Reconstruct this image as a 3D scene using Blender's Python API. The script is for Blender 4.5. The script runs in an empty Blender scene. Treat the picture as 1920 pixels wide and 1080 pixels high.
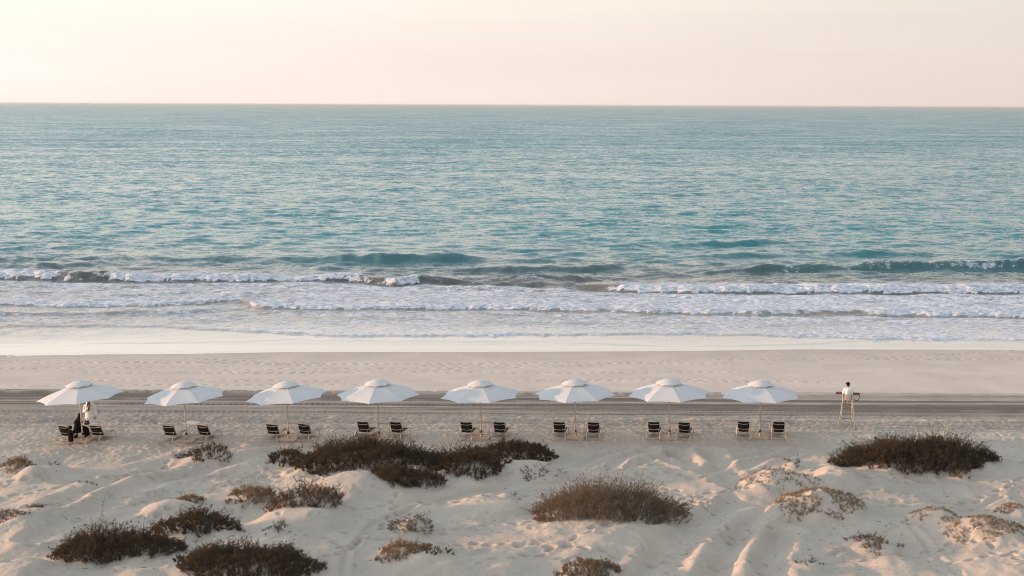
import bpy, bmesh, math, random
import numpy as np
from mathutils import Vector, Matrix

R = math.radians
scene = bpy.context.scene
COL = scene.collection
rng = np.random.RandomState(7)
random.seed(7)

# ------------------------------------------------------------------ camera
FPX, CX, CY = 2770.0, 960.0, 540.0          # focal length in pixels of a 1920 px wide frame
HCAM, PITCH, ROLL = 17.0, R(7.08), R(0.24)
cam_d = bpy.data.cameras.new('camera')
cam_d.sensor_width = 36.0
cam_d.lens = FPX / 1920.0 * 36.0
cam_d.clip_start, cam_d.clip_end = 0.5, 60000.0
cam = bpy.data.objects.new('camera', cam_d)
COL.objects.link(cam)
_r, _f, _u = Vector((1, 0, 0)), Vector((0, math.cos(PITCH), -math.sin(PITCH))), Vector((0, math.sin(PITCH), math.cos(PITCH)))
c_r = _r * math.cos(ROLL) + _u * math.sin(ROLL)
c_u = -_r * math.sin(ROLL) + _u * math.cos(ROLL)
c_f = _f
m3 = Matrix((c_r, c_u, -c_f)).transposed()
cam.matrix_world = Matrix.Translation((0, 0, HCAM)) @ m3.to_4x4()
scene.camera = cam

# ------------------------------------------------------------------ sky, sun, exposure
SUN_EL, SUN_AZ = R(5.4), R(-86.0)           # azimuth measured from the view direction, towards the right
sun_dir = Vector((math.sin(SUN_AZ) * math.cos(SUN_EL), math.cos(SUN_AZ) * math.cos(SUN_EL), math.sin(SUN_EL)))
world = bpy.data.worlds.new('World')
scene.world = world
world.use_nodes = True
wt = world.node_tree
wt.nodes.clear()
def wn(t, **k):
    n = wt.nodes.new(t)
    for a, b in k.items():
        setattr(n, a, b)
    return n
w_out = wn('ShaderNodeOutputWorld')
w_bg = wn('ShaderNodeBackground')
w_sky = wn('ShaderNodeTexSky', sky_type='NISHITA', sun_disc=False, sun_elevation=SUN_EL, sun_rotation=SUN_AZ,
           altitude=10.0, air_density=1.0, dust_density=2.5, ozone_density=1.0)
w_tc = wn('ShaderNodeTexCoord')
w_sep = wn('ShaderNodeSeparateXYZ')
wt.links.new(w_tc.outputs['Generated'], w_sep.inputs[0])
w_ramp = wn('ShaderNodeValToRGB')            # humid evening haze: cream at the horizon, pale blue overhead
els = w_ramp.color_ramp.elements
HAZE = [(0.0, (0.83, 0.705, 0.648)), (0.03, (0.84, 0.725, 0.667)), (0.07, (0.85, 0.78, 0.692)),
        (0.17, (0.89, 0.83, 0.755)), (0.42, (0.65, 0.72, 0.79)), (1.0, (0.54, 0.67, 0.83))]
while len(els) < len(HAZE):
    els.new(0.5)
for e, (p, c) in zip(els, HAZE):
    e.position = p
    e.color = (*c, 1)
wt.links.new(w_sep.outputs['Z'], w_ramp.inputs[0])
w_map = wn('ShaderNodeMapRange')             # brighter towards the sun, dimmer away from it
w_map.inputs['From Min'].default_value, w_map.inputs['From Max'].default_value = -1, 1
w_map.inputs['To Min'].default_value, w_map.inputs['To Max'].default_value = 1.44, 0.56
wt.links.new(w_sep.outputs['X'], w_map.inputs['Value'])
w_mul = wn('ShaderNodeMixRGB', blend_type='MULTIPLY')
w_mul.inputs[0].default_value = 1
wt.links.new(w_ramp.outputs[0], w_mul.inputs[1])
wt.links.new(w_map.outputs[0], w_mul.inputs[2])
w_sc = wn('ShaderNodeMixRGB', blend_type='MULTIPLY')
w_sc.inputs[0].default_value = 1
w_sc.inputs[2].default_value = (0.12, 0.12, 0.12, 1)
wt.links.new(w_sky.outputs[0], w_sc.inputs[1])
w_mix = wn('ShaderNodeMixRGB')
w_mf = wn('ShaderNodeMapRange')              # the clear sky shows through the haze only higher up
w_mf.inputs['From Min'].default_value, w_mf.inputs['From Max'].default_value = 0.05, 0.8
w_mf.inputs['To Min'].default_value, w_mf.inputs['To Max'].default_value = 0.0, 0.15
wt.links.new(w_sep.outputs['Z'], w_mf.inputs['Value'])
wt.links.new(w_mf.outputs[0], w_mix.inputs[0])
wt.links.new(w_mul.outputs[0], w_mix.inputs[1])
wt.links.new(w_sc.outputs[0], w_mix.inputs[2])
w_cm = wn('ShaderNodeMapping')
w_cm.inputs['Scale'].default_value = (2.5, 2.5, 26.0)
w_cm.inputs['Rotation'].default_value = (0.0, R(3.0), 0.0)
wt.links.new(w_tc.outputs['Generated'], w_cm.inputs['Vector'])
w_cn = wn('ShaderNodeTexNoise')
w_cn.inputs['Scale'].default_value = 1.0
w_cn.inputs['Detail'].default_value = 4
wt.links.new(w_cm.outputs[0], w_cn.inputs['Vector'])
w_cr = wn('ShaderNodeMapRange')              # faint veils of high cloud
w_cr.inputs['From Min'].default_value, w_cr.inputs['From Max'].default_value = 0.3, 0.7
w_cr.inputs['To Min'].default_value, w_cr.inputs['To Max'].default_value = 0.965, 1.03
wt.links.new(w_cn.outputs['Fac'], w_cr.inputs['Value'])
w_cx = wn('ShaderNodeMixRGB', blend_type='MULTIPLY')
w_cx.inputs[0].default_value = 1
wt.links.new(w_mix.outputs[0], w_cx.inputs[1])
wt.links.new(w_cr.outputs[0], w_cx.inputs[2])
wt.links.new(w_cx.outputs[0], w_bg.inputs[0])
w_bg.inputs[1].default_value = 1.0
wt.links.new(w_bg.outputs[0], w_out.inputs[0])

sun_d = bpy.data.lights.new('sun', 'SUN')
sun_d.energy, sun_d.angle, sun_d.color = 4.8, R(1.0), (1.0, 0.57, 0.32)
sun = bpy.data.objects.new('sun', sun_d)
sun.rotation_euler = sun_dir.to_track_quat('Z', 'Y').to_euler()
sun.location = (-60, 60, 40)
COL.objects.link(sun)
vs = scene.view_settings
vs.view_transform, vs.look, vs.exposure, vs.gamma = 'Standard', 'None', 0.2, 1.0
vs.use_curve_mapping = False
scene.render.engine = 'CYCLES'
scene.cycles.use_denoising = True
scene.cycles.max_bounces = 6
scene.cycles.filter_width = 1.05

# ------------------------------------------------------------------ helpers: pixels, noise, materials, meshes
SEA = -0.80
def ray(px, py):
    return c_f * FPX + c_r * (px - CX) - c_u * (py - CY)
def base_np(y):                              # the beach in profile: flat, then falling to the sea
    return np.where(y > 88, -0.040 * (y - 88), 0.0) + np.where(y > 120, 0.02 * (y - 120), 0.0)
def gp(px, py, z=None):                      # the spot on the sand seen at a pixel
    d = ray(px, py)
    zz = 0.0 if z is None else z
    for _ in range(12):
        t = (zz - HCAM) / d.z
        p = d * t
        if z is None:
            zz = float(base_np(np.array(p.y)))
    return Vector((p.x, p.y, zz))
def project(X, Y, Z):
    dx, dy, dz = X, Y, Z - HCAM
    a = dx * c_r.x + dy * c_r.y + dz * c_r.z
    b = dx * c_u.x + dy * c_u.y + dz * c_u.z
    c = dx * c_f.x + dy * c_f.y + dz * c_f.z
    return CX + FPX * a / c, CY - FPX * b / c
def sstep(a, b, x):
    t = np.clip((x - a) / (b - a), 0, 1)
    return t * t * (3 - 2 * t)
class Perlin:
    def __init__(self, seed):
        r = np.random.RandomState(seed)
        self.p = np.concatenate([r.permutation(512)] * 2)
        a = r.rand(512) * 2 * np.pi
        self.g = np.stack([np.cos(a), np.sin(a)], -1)
    def __call__(self, x, y):
        xi, yi = np.floor(x).astype(int), np.floor(y).astype(int)
        xf, yf = x - xi, y - yi
        u, v = xf**3 * (xf * (6 * xf - 15) + 10), yf**3 * (yf * (6 * yf - 15) + 10)
        def g(i, j):
            h = self.p[self.p[(xi + i) & 511] + ((yi + j) & 511)]
            gg = self.g[h]
            return gg[..., 0] * (xf - i) + gg[..., 1] * (yf - j)
        a = g(0, 0) * (1 - u) + g(1, 0) * u
        b = g(0, 1) * (1 - u) + g(1, 1) * u
        return (a * (1 - v) + b * v) * 1.5
PN = [Perlin(s) for s in range(12)]
def fbm(k, x, y, o=3):
    s, a = 0, 1
    for i in range(o):
        s = s + a * PN[(k + i) % 12](x * 2**i + 13.7 * i, y * 2**i - 7.1 * i)
        a *= 0.5
    return s

def mat(name, col, rough=0.6, metal=0.0, noise=0.0, nscale=20.0, spec=0.5, bump=0.0, translucent=0.0, col2=None):
    m = bpy.data.materials.new(name)
    m.use_nodes = True
    nt = m.node_tree
    b = nt.nodes['Principled BSDF']
    b.inputs['Roughness'].default_value = rough
    b.inputs['Metallic'].default_value = metal
    b.inputs['Specular IOR Level'].default_value = spec
    tc = nt.nodes.new('ShaderNodeTexCoord')
    no = nt.nodes.new('ShaderNodeTexNoise')
    no.inputs['Scale'].default_value = nscale
    no.inputs['Detail'].default_value = 4
    nt.links.new(tc.outputs['Object'], no.inputs['Vector'])
    rp = nt.nodes.new('ShaderNodeMixRGB')
    c2 = col2 or tuple(max(0, c * (1 - noise)) for c in col)
    rp.inputs[1].default_value = (*c2, 1)
    rp.inputs[2].default_value = (*col, 1)
    nt.links.new(no.outputs['Fac'], rp.inputs[0])
    nt.links.new(rp.outputs[0], b.inputs['Base Color'])
    if bump:
        bp = nt.nodes.new('ShaderNodeBump')
        bp.inputs['Strength'].default_value = bump
        bp.inputs['Distance'].default_value = 0.02
        nt.links.new(no.outputs['Fac'], bp.inputs['Height'])
        nt.links.new(bp.outputs[0], b.inputs['Normal'])
    if translucent:
        tr = nt.nodes.new('ShaderNodeBsdfTranslucent')
        nt.links.new(rp.outputs[0], tr.inputs['Color'])
        mx = nt.nodes.new('ShaderNodeMixShader')
        mx.inputs[0].default_value = translucent
        nt.links.new(b.outputs[0], mx.inputs[1])
        nt.links.new(tr.outputs[0], mx.inputs[2])
        nt.links.new(mx.outputs[0], nt.nodes['Material Output'].inputs[0])
    return m

def np_mesh(name, V, F, m, attrs=None, smooth=True):
    me = bpy.data.meshes.new(name)
    V = np.asarray(V, np.float32)
    F = np.asarray(F, np.int32)
    k = F.shape[1]
    me.vertices.add(len(V))
    me.vertices.foreach_set('co', V.ravel())
    me.loops.add(F.size)
    me.loops.foreach_set('vertex_index', F.ravel())
    me.polygons.add(len(F))
    me.polygons.foreach_set('loop_start', np.arange(0, F.size, k, dtype=np.int32))
    me.polygons.foreach_set('loop_total', np.full(len(F), k, np.int32))
    if smooth:
        me.polygons.foreach_set('use_smooth', np.ones(len(F), bool))
    for an, av in (attrs or {}).items():
        if av.ndim == 2:
            at = me.attributes.new(an, 'FLOAT_COLOR', 'POINT')
            at.data.foreach_set('color', av.astype(np.float32).ravel())
        else:
            at = me.attributes.new(an, 'FLOAT', 'POINT')
            at.data.foreach_set('value', av.astype(np.float32).ravel())
    me.update(calc_edges=True)
    if m:
        me.materials.append(m)
    return me
def grid_faces(nr, nc):
    i = np.arange(nr - 1)[:, None] * nc + np.arange(nc - 1)[None, :]
    return np.stack([i, i + 1, i + nc + 1, i + nc], -1).reshape(-1, 4)

def link(name, me, parent=None, loc=None, rot=None):
    o = bpy.data.objects.new(name, me)
    COL.objects.link(o)
    if parent is not None:
        o.parent = parent
    if loc is not None:
        o.location = loc
    if rot is not None:
        o.rotation_euler = rot
    return o
def tag(o, label=None, cat=None, group=None, kind=None):
    for k, v in (('label', label), ('category', cat), ('group', group), ('kind', kind)):
        if v:
            o[k] = v
    return o

class MB:
    """collects shapes, then becomes one mesh"""
    def __init__(self):
        self.bm = bmesh.new()
    def tube(self, pts, r, n=8, caps=True):
        pts = [Vector(p) for p in pts]
        rs = r if isinstance(r, (list, tuple)) else [r] * len(pts)
        rings = []
        prev = None
        for i, p in enumerate(pts):
            t = ((pts[min(i + 1, len(pts) - 1)] - p).normalized() + (p - pts[max(i - 1, 0)]).normalized()).normalized()
            if prev is None:
                a = t.orthogonal().normalized()
            else:
                a = (prev - t * prev.dot(t)).normalized()
            prev = a
            b = t.cross(a)
            rings.append([self.bm.verts.new(p + (a * math.cos(2 * math.pi * k / n) + b * math.sin(2 * math.pi * k / n)) * rs[i]) for k in range(n)])
        for q, w in zip(rings, rings[1:]):
            for k in range(n):
                f = self.bm.faces.new((q[k], q[(k + 1) % n], w[(k + 1) % n], w[k]))
                f.smooth = True
        if caps:
            self.bm.faces.new(list(reversed(rings[0])))
            self.bm.faces.new(rings[-1])
        return self
    def box(self, c, s, rot=None, bev=0.0):
        g = bmesh.ops.create_cube(self.bm, size=1.0)
        vs_ = g['verts']
        M = Matrix.Translation(c) @ (rot.to_4x4() if rot else Matrix.Identity(4)) @ Matrix.Diagonal((*s, 1))
        bmesh.ops.transform(self.bm, matrix=M, verts=vs_)
        if bev:
            es = list({e for v in vs_ for e in v.link_edges})
            bmesh.ops.bevel(self.bm, geom=es, offset=bev, segments=2, affect='EDGES', profile=0.5)
        return self
    def ball(self, c, s, seg=16, rot=None):
        g = bmesh.ops.create_uvsphere(self.bm, u_segments=seg, v_segments=max(6, seg * 2 // 3), radius=1.0)
        s = s if isinstance(s, (tuple, list)) else (s, s, s)
        M = Matrix.Translation(c) @ (rot.to_4x4() if rot else Matrix.Identity(4)) @ Matrix.Diagonal((*s, 1))
        bmesh.ops.transform(self.bm, matrix=M, verts=g['verts'])
        for v in g['verts']:
            for f in v.link_faces:
                f.smooth = True
        return self
    def cap(self, a, ra, b, rb, n=12):      # tapered capsule
        self.tube([a, b], [ra, rb], n)
        self.ball(a, ra, n)
        self.ball(b, rb, n)
        return self
    def sheet(self, grid, th):               # a bent sheet with thickness; grid[i][j] of points
        nr, nc = len(grid), len(grid[0])
        P = [[Vector(p) for p in row] for row in grid]
        N = [[None] * nc for _ in range(nr)]
        for i in range(nr):
            for j in range(nc):
                du = P[min(i + 1, nr - 1)][j] - P[max(i - 1, 0)][j]
                dv = P[i][min(j + 1, nc - 1)] - P[i][max(j - 1, 0)]
                N[i][j] = du.cross(dv).normalized()
        A = [[self.bm.verts.new(P[i][j] + N[i][j] * th / 2) for j in range(nc)] for i in range(nr)]
        B = [[self.bm.verts.new(P[i][j] - N[i][j] * th / 2) for j in range(nc)] for i in range(nr)]
        for i in range(nr - 1):
            for j in range(nc - 1):
                self.bm.faces.new((A[i][j], A[i + 1][j], A[i + 1][j + 1], A[i][j + 1])).smooth = True
                self.bm.faces.new((B[i][j], B[i][j + 1], B[i + 1][j + 1], B[i + 1][j])).smooth = True
        dup = lambda G: [[self.bm.verts.new(v.co) if i in (0, nr - 1) or j in (0, nc - 1) else v for j, v in enumerate(row)] for i, row in enumerate(G)]
        A, B = dup(A), dup(B)
        for i in range(nr - 1):
            self.bm.faces.new((A[i][0], B[i][0], B[i + 1][0], A[i + 1][0]))
            self.bm.faces.new((A[i][-1], A[i + 1][-1], B[i + 1][-1], B[i][-1]))
        for j in range(nc - 1):
            self.bm.faces.new((A[0][j], A[0][j + 1], B[0][j + 1], B[0][j]))
            self.bm.faces.new((A[-1][j], B[-1][j], B[-1][j + 1], A[-1][j + 1]))
        return self
    def mesh(self, name, m):
        bmesh.ops.recalc_face_normals(self.bm, faces=self.bm.faces)
        me = bpy.data.meshes.new(name)
        self.bm.to_mesh(me)
        self.bm.free()
        me.materials.append(m)
        return me

# ------------------------------------------------------------------ where the shrubs and hummocks stand
# kind, x left, x right, y top, y bottom (pixels), depth m, share of the height that is sand, stems per m2, label
SHRUBS = [
 ('tan', -18, 50, 850, 890, 1.8, .40, 90, 'tan dry tuft on a hummock at the far left edge of the beach'),
 ('sparse', 68, 112, 868, 886, .9, .5, 16, 'few dark sprigs beside the tan tuft at the left edge'),
 ('brown', 322, 430, 826, 868, 1.7, .30, 64, 'small brown shrub in front of the second parasol'),
 ('dark', 498, 566, 836, 874, 1.8, .4, 60, 'brown tuft at the left tip of the widest dark thicket'),
 ('dark', 545, 842, 823, 902, 4.2, .48, 82, 'widest dark thicket, in front of the third and fourth parasols'),
 ('dark', 700, 828, 872, 930, 2.2, .25, 80, 'dark shrub lobe hanging lowest from the widest thicket'),
 ('dark', 880, 1052, 822, 868, 2.4, .45, 82, 'dark rounded thicket in front of the fifth parasol'),
 ('dark', 802, 945, 838, 908, 3.2, .4, 78, 'dark shrub sloping down between the two biggest thickets'),
 ('sparse', 975, 1058, 866, 908, 1.9, .45, 30, 'thin twiggy shrub on sand below the rounded thicket'),
 ('grey', -30, 72, 950, 990, 2.0, .55, 70, 'greyish sparse shrub on a hummock at the left edge'),
 ('tan', 332, 380, 922, 950, 1.0, .45, 110, 'small golden tuft on the crest of a bare hummock'),
 ('tan', 422, 520, 902, 948, 2.0, .40, 90, 'golden shrub, left half of the straggling mid-dune clump'),
 ('brown', 490, 634, 908, 978, 2.6, .40, 66, 'brown straggling shrub with dark tips reaching right, mid dune'),
 ('sparse', 478, 538, 983, 1020, 1.3, .3, 34, 'small dark sprig cluster below the straggling shrub'),
 ('dark', 80, 312, 983, 1070, 3.0, .3, 82, 'large dark shrub near the bottom left corner'),
 ('dark', 280, 438, 952, 1022, 2.6, .4, 62, 'dark brown shrub trailing up right from the corner shrub'),
 ('dark', 310, 588, 1026, 1108, 3.2, .35, 86, 'dark domed shrub cut by the bottom edge of the picture'),
 ('grey', 722, 822, 966, 1006, 1.7, .5, 70, 'pale grey twiggy shrub on open sand'),
 ('tan', 696, 790, 1006, 1066, 2.0, .55, 70, 'golden shrub on a small hummock near the bottom'),
 ('brown', 765, 848, 1018, 1060, 1.6, .5, 34, 'dark sparse shrub right of the small golden hummock shrub'),
 ('golden', 1008, 1282, 896, 1006, 4.0, .36, 90, 'large domed golden brown shrub standing alone mid dune'),
 ('golden', 1055, 1170, 1048, 1098, 2.0, .4, 80, 'golden domed shrub at the bottom edge, centre right'),
 ('dark', 1590, 1884, 818, 900, 3.8, .36, 90, 'largest dark shrub, in front of the lifeguard chair'),
 ('tan', 1786, 1828, 876, 906, 1.0, .3, 50, 'little tan tuft at the foot of the largest dark shrub'),
 ('sparse', 925, 975, 926, 950, 1.0, .75, 16, 'bare twigs on a small sunlit hummock'),
 ('faint', 1392, 1545, 884, 930, 2.6, .86, 40, 'scattered sprigs along the crest of a smooth hummock'),
 ('faint', 1466, 1628, 913, 980, 3.0, .82, 110, 'golden fringed hummock below the smooth one'),
 ('faint', 1716, 1818, 958, 996, 2.2, .82, 80, 'low hummock with a thin greyish fringe'),
 ('faint', 1878, 1950, 936, 975, 2.0, .8, 110, 'golden hummock cut by the right edge of the picture'),
 ('faint', 1798, 1945, 980, 1032, 2.8, .82, 110, 'wide golden hummock in the lower right corner'),
 ('grey', 1598, 1704, 996, 1040, 2.2, .62, 60, 'sparse grey tuft on a low hummock, lower right'),
 ('sparse', 1498, 1560, 1050, 1080, 1.2, .4, 20, 'few brown twigs on the sand at the bottom right'),
 ('sparse', 1472, 1508, 862, 888, 1.0, .4, 20, 'small sprig on sand left of the largest dark shrub'),
 ('sparse', 138, 182, 900, 922, 1.0, .4, 18, 'dark sprig on footprinted sand at the left'),
]
# hummocks without plants: x left, x right, y top, y bottom, depth
BARE = [(40, 130, 860, 895, 2.0), (262, 372, 932, 976, 2.6), (540, 760, 868, 940, 4.0), (930, 1050, 850, 905, 3.6), (870, 1010, 935, 975, 3.0),
        (1540, 1640, 862, 925, 3.4), (1380, 1470, 892, 945, 2.6), (470, 640, 930, 1010, 3.6), (1000, 1290, 900, 1040, 6.0),
        (680, 860, 1000, 1090, 4.0), (1640, 1760, 1040, 1080, 2.6), (-60, 60, 1040, 1110, 3.0), (20, 80, 860, 905, 2.0)]
def spot(xl, xr, yt, yb, D):
    near = gp((xl + xr) / 2, yb, 0)
    c = near + Vector((0, D / 2, 0))
    s = FPX / c.y
    _, yc = project(c.x, c.y, 0.0)
    rx = (xr - xl) / 2 / s
    H = max(0.15, (yc - yt) / s)
    return c, rx, D / 2, H

mounds = []
shrub_specs = []
for (k, xl, xr, yt, yb, D, sf, den, lab) in SHRUBS:
    c, rx, ry, H = spot(xl, xr, yt, yb, D)
    mounds.append((c.x + rx * 0.05, c.y, rx * 1.25, ry * 1.3, H * sf))
    shrub_specs.append((k, c, rx, ry, H, sf, den, lab))
for (xl, xr, yt, yb, D) in BARE:
    c, rx, ry, H = spot(xl, xr, yt, yb, D)
    mounds.append((c.x, c.y, rx * 1.25, ry * 1.25, min(H * 0.6, 0.42)))

# wheel ruts and trodden lines across the dune: pixels, half width m, depth m
RUTS = [([(1180, 1120), (1240, 1040), (1310, 980), (1400, 935), (1330, 890), (1265, 850)], .50, .24),
        ([(1320, 1120), (1370, 1030), (1410, 975), (1440, 945), (1360, 890), (1330, 848)], .50, .25),
        ([(1235, 1120), (1290, 1030), (1345, 985), (1420, 940), (1290, 880), (1215, 848)], .36, .18),
        ([(1450, 1120), (1440, 1050), (1470, 1000)], .5, .22),
        ([(1340, 905), (1420, 870), (1500, 848)], .35, .14), ([(1300, 890), (1380, 862), (1460, 842)], .35, .13),
        ([(1180, 880), (1230, 862), (1290, 842)], .3, .12), ([(1130, 882), (1170, 860), (1210, 842)], .3, .10),
        ([(1090, 868), (1130, 852), (1190, 840)], .25, .10),
        ([(-40, 1000), (100, 955), (210, 905), (330, 862), (430, 838)], .55, .22), ([(60, 1020), (200, 950), (300, 905), (420, 868), (520, 850)], .5, .20),
        ([(120, 905), (220, 885), (300, 862)], .4, .12), ([(640, 1100), (650, 1040), (700, 985), (780, 950), (900, 925), (1060, 910)], .14, .08),
        ([(720, 1100), (900, 1040), (1100, 1020), (1300, 985)], .25, .08), ([(600, 935), (760, 945), (880, 935), (1000, 905), (1100, 888)], .4, .10),
        ([(1600, 960), (1700, 985), (1800, 1080)], .15, .06), ([(1560, 1040), (1700, 985), (1880, 930)], .15, .06)]

# ------------------------------------------------------------------ sand: one sheet
def sand_height(X, Y):
    Z = base_np(Y)
    dune = sstep(73.0, 69.5, Y)
    far = np.exp(-np.clip(np.abs(X) - 32, 0, None) / 60)
    und = fbm(0, (X * 0.8 + Y * 0.35) / 5.5, (Y - X * 0.25) / 7.5, 3) * 0.31 + fbm(4, (X - 0.3 * Y) / 1.5, Y / 3.2, 2) * 0.075
    Z = Z + dune * und * (0.5 + 0.5 * far) + sstep(72, 58, Y) * 0.05
    win = (Y > 44) & (Y < 76) & (np.abs(X) < 40)
    xs, ys = X[win], Y[win]
    dz = np.zeros_like(xs)
    wob = fbm(2, xs / 1.3, ys / 1.3, 2)
    for (cx, cy, rx, ry, h) in mounds:
        q = ((xs - cx) / rx) ** 2 + ((ys - cy) / ry) ** 2
        q = q * (1 + 0.35 * wob)
        dz = np.maximum(dz, h * np.clip(1 - q, 0, 1) ** 1.4 + h * 0.22 * np.exp(-q * 0.7))
    ddz = np.zeros_like(xs)
    flat = np.zeros_like(xs)
    for ir, (pts, hw, dep) in enumerate(RUTS):
        P = np.array([[*gp(px, py, 0).xy] for px, py in pts])
        best = np.full(xs.shape, 1e9)
        for a, b in zip(P[:-1], P[1:]):
            ab = b - a
            t = np.clip(((xs - a[0]) * ab[0] + (ys - a[1]) * ab[1]) / (ab @ ab), 0, 1)
            best = np.minimum(best, np.hypot(xs - a[0] - t * ab[0], ys - a[1] - t * ab[1]))
        s = best / hw + 0.12 * wob
        if ir < 4:
            flat = np.maximum(flat, np.exp(-(best / 1.6) ** 2))
        ddz += dep * (-np.exp(-s ** 2 * 1.2) + 0.45 * np.exp(-((s - 1.75) / 0.7) ** 2))
    Z[win] -= (dune * und)[win] * 0.85 * flat
    Z[win] += dz + ddz * (1 - 0.6 * np.clip(dz / 0.4, 0, 1)) * sstep(74.5, 72, ys)
    # sand trampled round the loungers
    tr = sstep(67, 72, Y) * sstep(81.5, 79.0, Y)
    Z += tr * ((fbm(1, X / 0.22, Y / 0.30, 2) * 0.034 + fbm(7, X / 0.6, Y / 0.6, 2) * 0.014) + fbm(6, X / 2.2, Y / 1.5, 2) * 0.05)
    Z += dune * fbm(9, X / 0.33, Y / 0.42, 3) * (0.012 + 0.03 * np.clip(PN[11](X / 4, Y / 4) + 0.1, 0, 1))
    # graded band with wheel ridges along the beach
    bd = sstep(78.6, 79.6, Y) * sstep(86.3, 85.6, Y)
    yy = Y + 0.25 * PN[3](X / 14, Y / 6) + 0.0025 * X
    ridge = PN[5](X / 60, yy / 0.42) + 0.7 * PN[7](X / 35 + 9, yy / 0.22)
    tread = np.sin(X * 2 * np.pi / 0.33) * np.clip(PN[8](X / 40 + 3, yy / 0.5), 0, 1)
    Z += bd * (ridge * 0.055 + tread * 0.018)
    Z += 0.10 * np.exp(-((Y - 86.4 - 0.15 * PN[2](X / 3, Y * 0)) / 0.28) ** 2)
    # windrow behind the loungers
    Z += 0.06 * np.exp(-((Y - 78.9 - 0.3 * PN[4](X / 6, X * 0)) / 0.3) ** 2) * (1 + PN[1](X / 0.8, Y / 0.5))
    fl = sstep(86, 87.5, Y) * sstep(104.5, 100, Y)
    Z += fl * (fbm(3, X / 3.0, Y / 0.9, 3) * 0.010 + PN[6](X / 25, Y / 0.8) * 0.008)
    return Z

cols_in = np.linspace(-1, 1, 740)
out = np.array([1.03, 1.08, 1.16, 1.3, 1.6, 2.2, 3.5, 6.0, 10.0])
UC = np.concatenate([-out[::-1], cols_in, out])
rows = [-60, -30, -10, 5, 18, 28, 36, 41, 44, 46, 47]
y = 48.0
while y < 108.5:
    rows.append(y)
    y += 0.078 if y < 74 else (0.10 if y < 88 else 0.13)
rows += [109.5, 111, 113, 116, 120, 130, 145, 170, 210]
YR = np.array(rows)
WY = 0.385 * np.maximum(YR, 45) + 1.5
SX = UC[None, :] * WY[:, None]
SY = np.repeat(YR[:, None], len(UC), 1)
SZ = sand_height(SX, SY)

# footprints, pressed into the sheet
def stamp(x, y, ang, L, W, dep, lip=0.28):
    i0, i1 = np.searchsorted(YR, [y - 2.2 * L, y + 2.2 * L])
    if i1 <= i0:
        return
    w = WY[(i0 + i1) // 2]
    j0, j1 = np.searchsorted(UC, [(x - 2.2 * L) / w, (x + 2.2 * L) / w])
    if j1 <= j0:
        return
    sx, sy = SX[i0:i1, j0:j1] - x, SY[i0:i1, j0:j1] - y
    a, b = sx * math.cos(ang) + sy * math.sin(ang), -sx * math.sin(ang) + sy * math.cos(ang)
    q = np.sqrt((a / L) ** 2 + (b / W) ** 2)
    SZ[i0:i1, j0:j1] += dep * (-np.exp(-q ** 2 * 1.4) + lip * np.exp(-((q - 1.5) / 0.45) ** 2))
prng = np.random.RandomState(3)
def walk(x, y, ang, n, step=0.62, dep=0.06, wander=0.12, size=1.0, lip=0.28):
    for k in range(n):
        sd = 0.12 * (1 if k % 2 else -1)
        stamp(x - sd * math.sin(ang), y + sd * math.cos(ang), ang + prng.normal(0, .15), 0.17 * size, 0.09 * size, dep * prng.uniform(.6, 1.4), lip)
        x += step * math.cos(ang) * prng.uniform(.85, 1.15)
        y += step * math.sin(ang) * prng.uniform(.85, 1.15)
        ang += prng.normal(0, wander)
for px, py, a, n in [(0, 930, .5, 34), (20, 960, .45, 30), (120, 1000, .7, 30), (200, 960, .6, 26), (90, 900, .3, 26), (0, 905, .25, 20),
                     (240, 1010, .9, 24), (260, 905, .3, 20), (640, 960, .2, 26), (680, 1010, -.1, 24), (830, 1000, .3, 26), (900, 900, .2, 20),
                     (1080, 870, -.3, 16), (1290, 960, .9, 22), (1240, 1050, .8, 22), (1440, 930, -.4, 14), (1430, 915, 0, 14), (1620, 930, .1, 30),
                     (1680, 985, -.6, 18), (1560, 1055, .2, 26), (1700, 1060, .1, 24), (1700, 905, .2, 22), (1500, 960, .2, 26), (900, 1060, .2, 20),
                     (400, 890, .2, 22), (60, 1030, .3, 22), (600, 1060, 1.2, 22), (1350, 1010, 1.2, 22)]:
    p = gp(px, py, 0)
    walk(p.x, p.y, a, n, dep=0.22, size=1.25, lip=0.12)
for k in range(420):                          # stray prints in the dune and round the loungers
    px, py = prng.uniform(-40, 1960), prng.uniform(782, 1080)
    p = gp(px, py, 0)
    stamp(p.x, p.y, prng.uniform(0, 6.3), prng.uniform(.14, .22), 0.11, prng.uniform(.03, .10))
for py, n in [(676, 6), (681, 3), (698, 5), (712, 3), (690, 3), (733, 4), (722, 2)]:   # walkers along the water
    for k in range(n):
        p = gp(prng.uniform(-150, 1700), py + prng.normal(0, 1.6))
        walk(p.x, p.y, prng.choice([0, math.pi]) + prng.normal(0, .01), prng.randint(14, 46), 0.72, 0.12, 0.025, 1.05, 0.05)

def sand_z(x, y):                             # height of the sheet as built, bilinear
    i = int(np.clip(np.searchsorted(YR, y) - 1, 0, len(YR) - 2))
    t = (y - YR[i]) / (YR[i + 1] - YR[i])
    w = WY[i] * (1 - t) + WY[i + 1] * t
    u = x / w
    j = int(np.clip(np.searchsorted(UC, u) - 1, 0, len(UC) - 2))
    s = (u - UC[j]) / (UC[j + 1] - UC[j])
    a = SZ[i, j] * (1 - s) + SZ[i, j + 1] * s
    b = SZ[i + 1, j] * (1 - s) + SZ[i + 1, j + 1] * s
    return float(a * (1 - t) + b * t)

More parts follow.
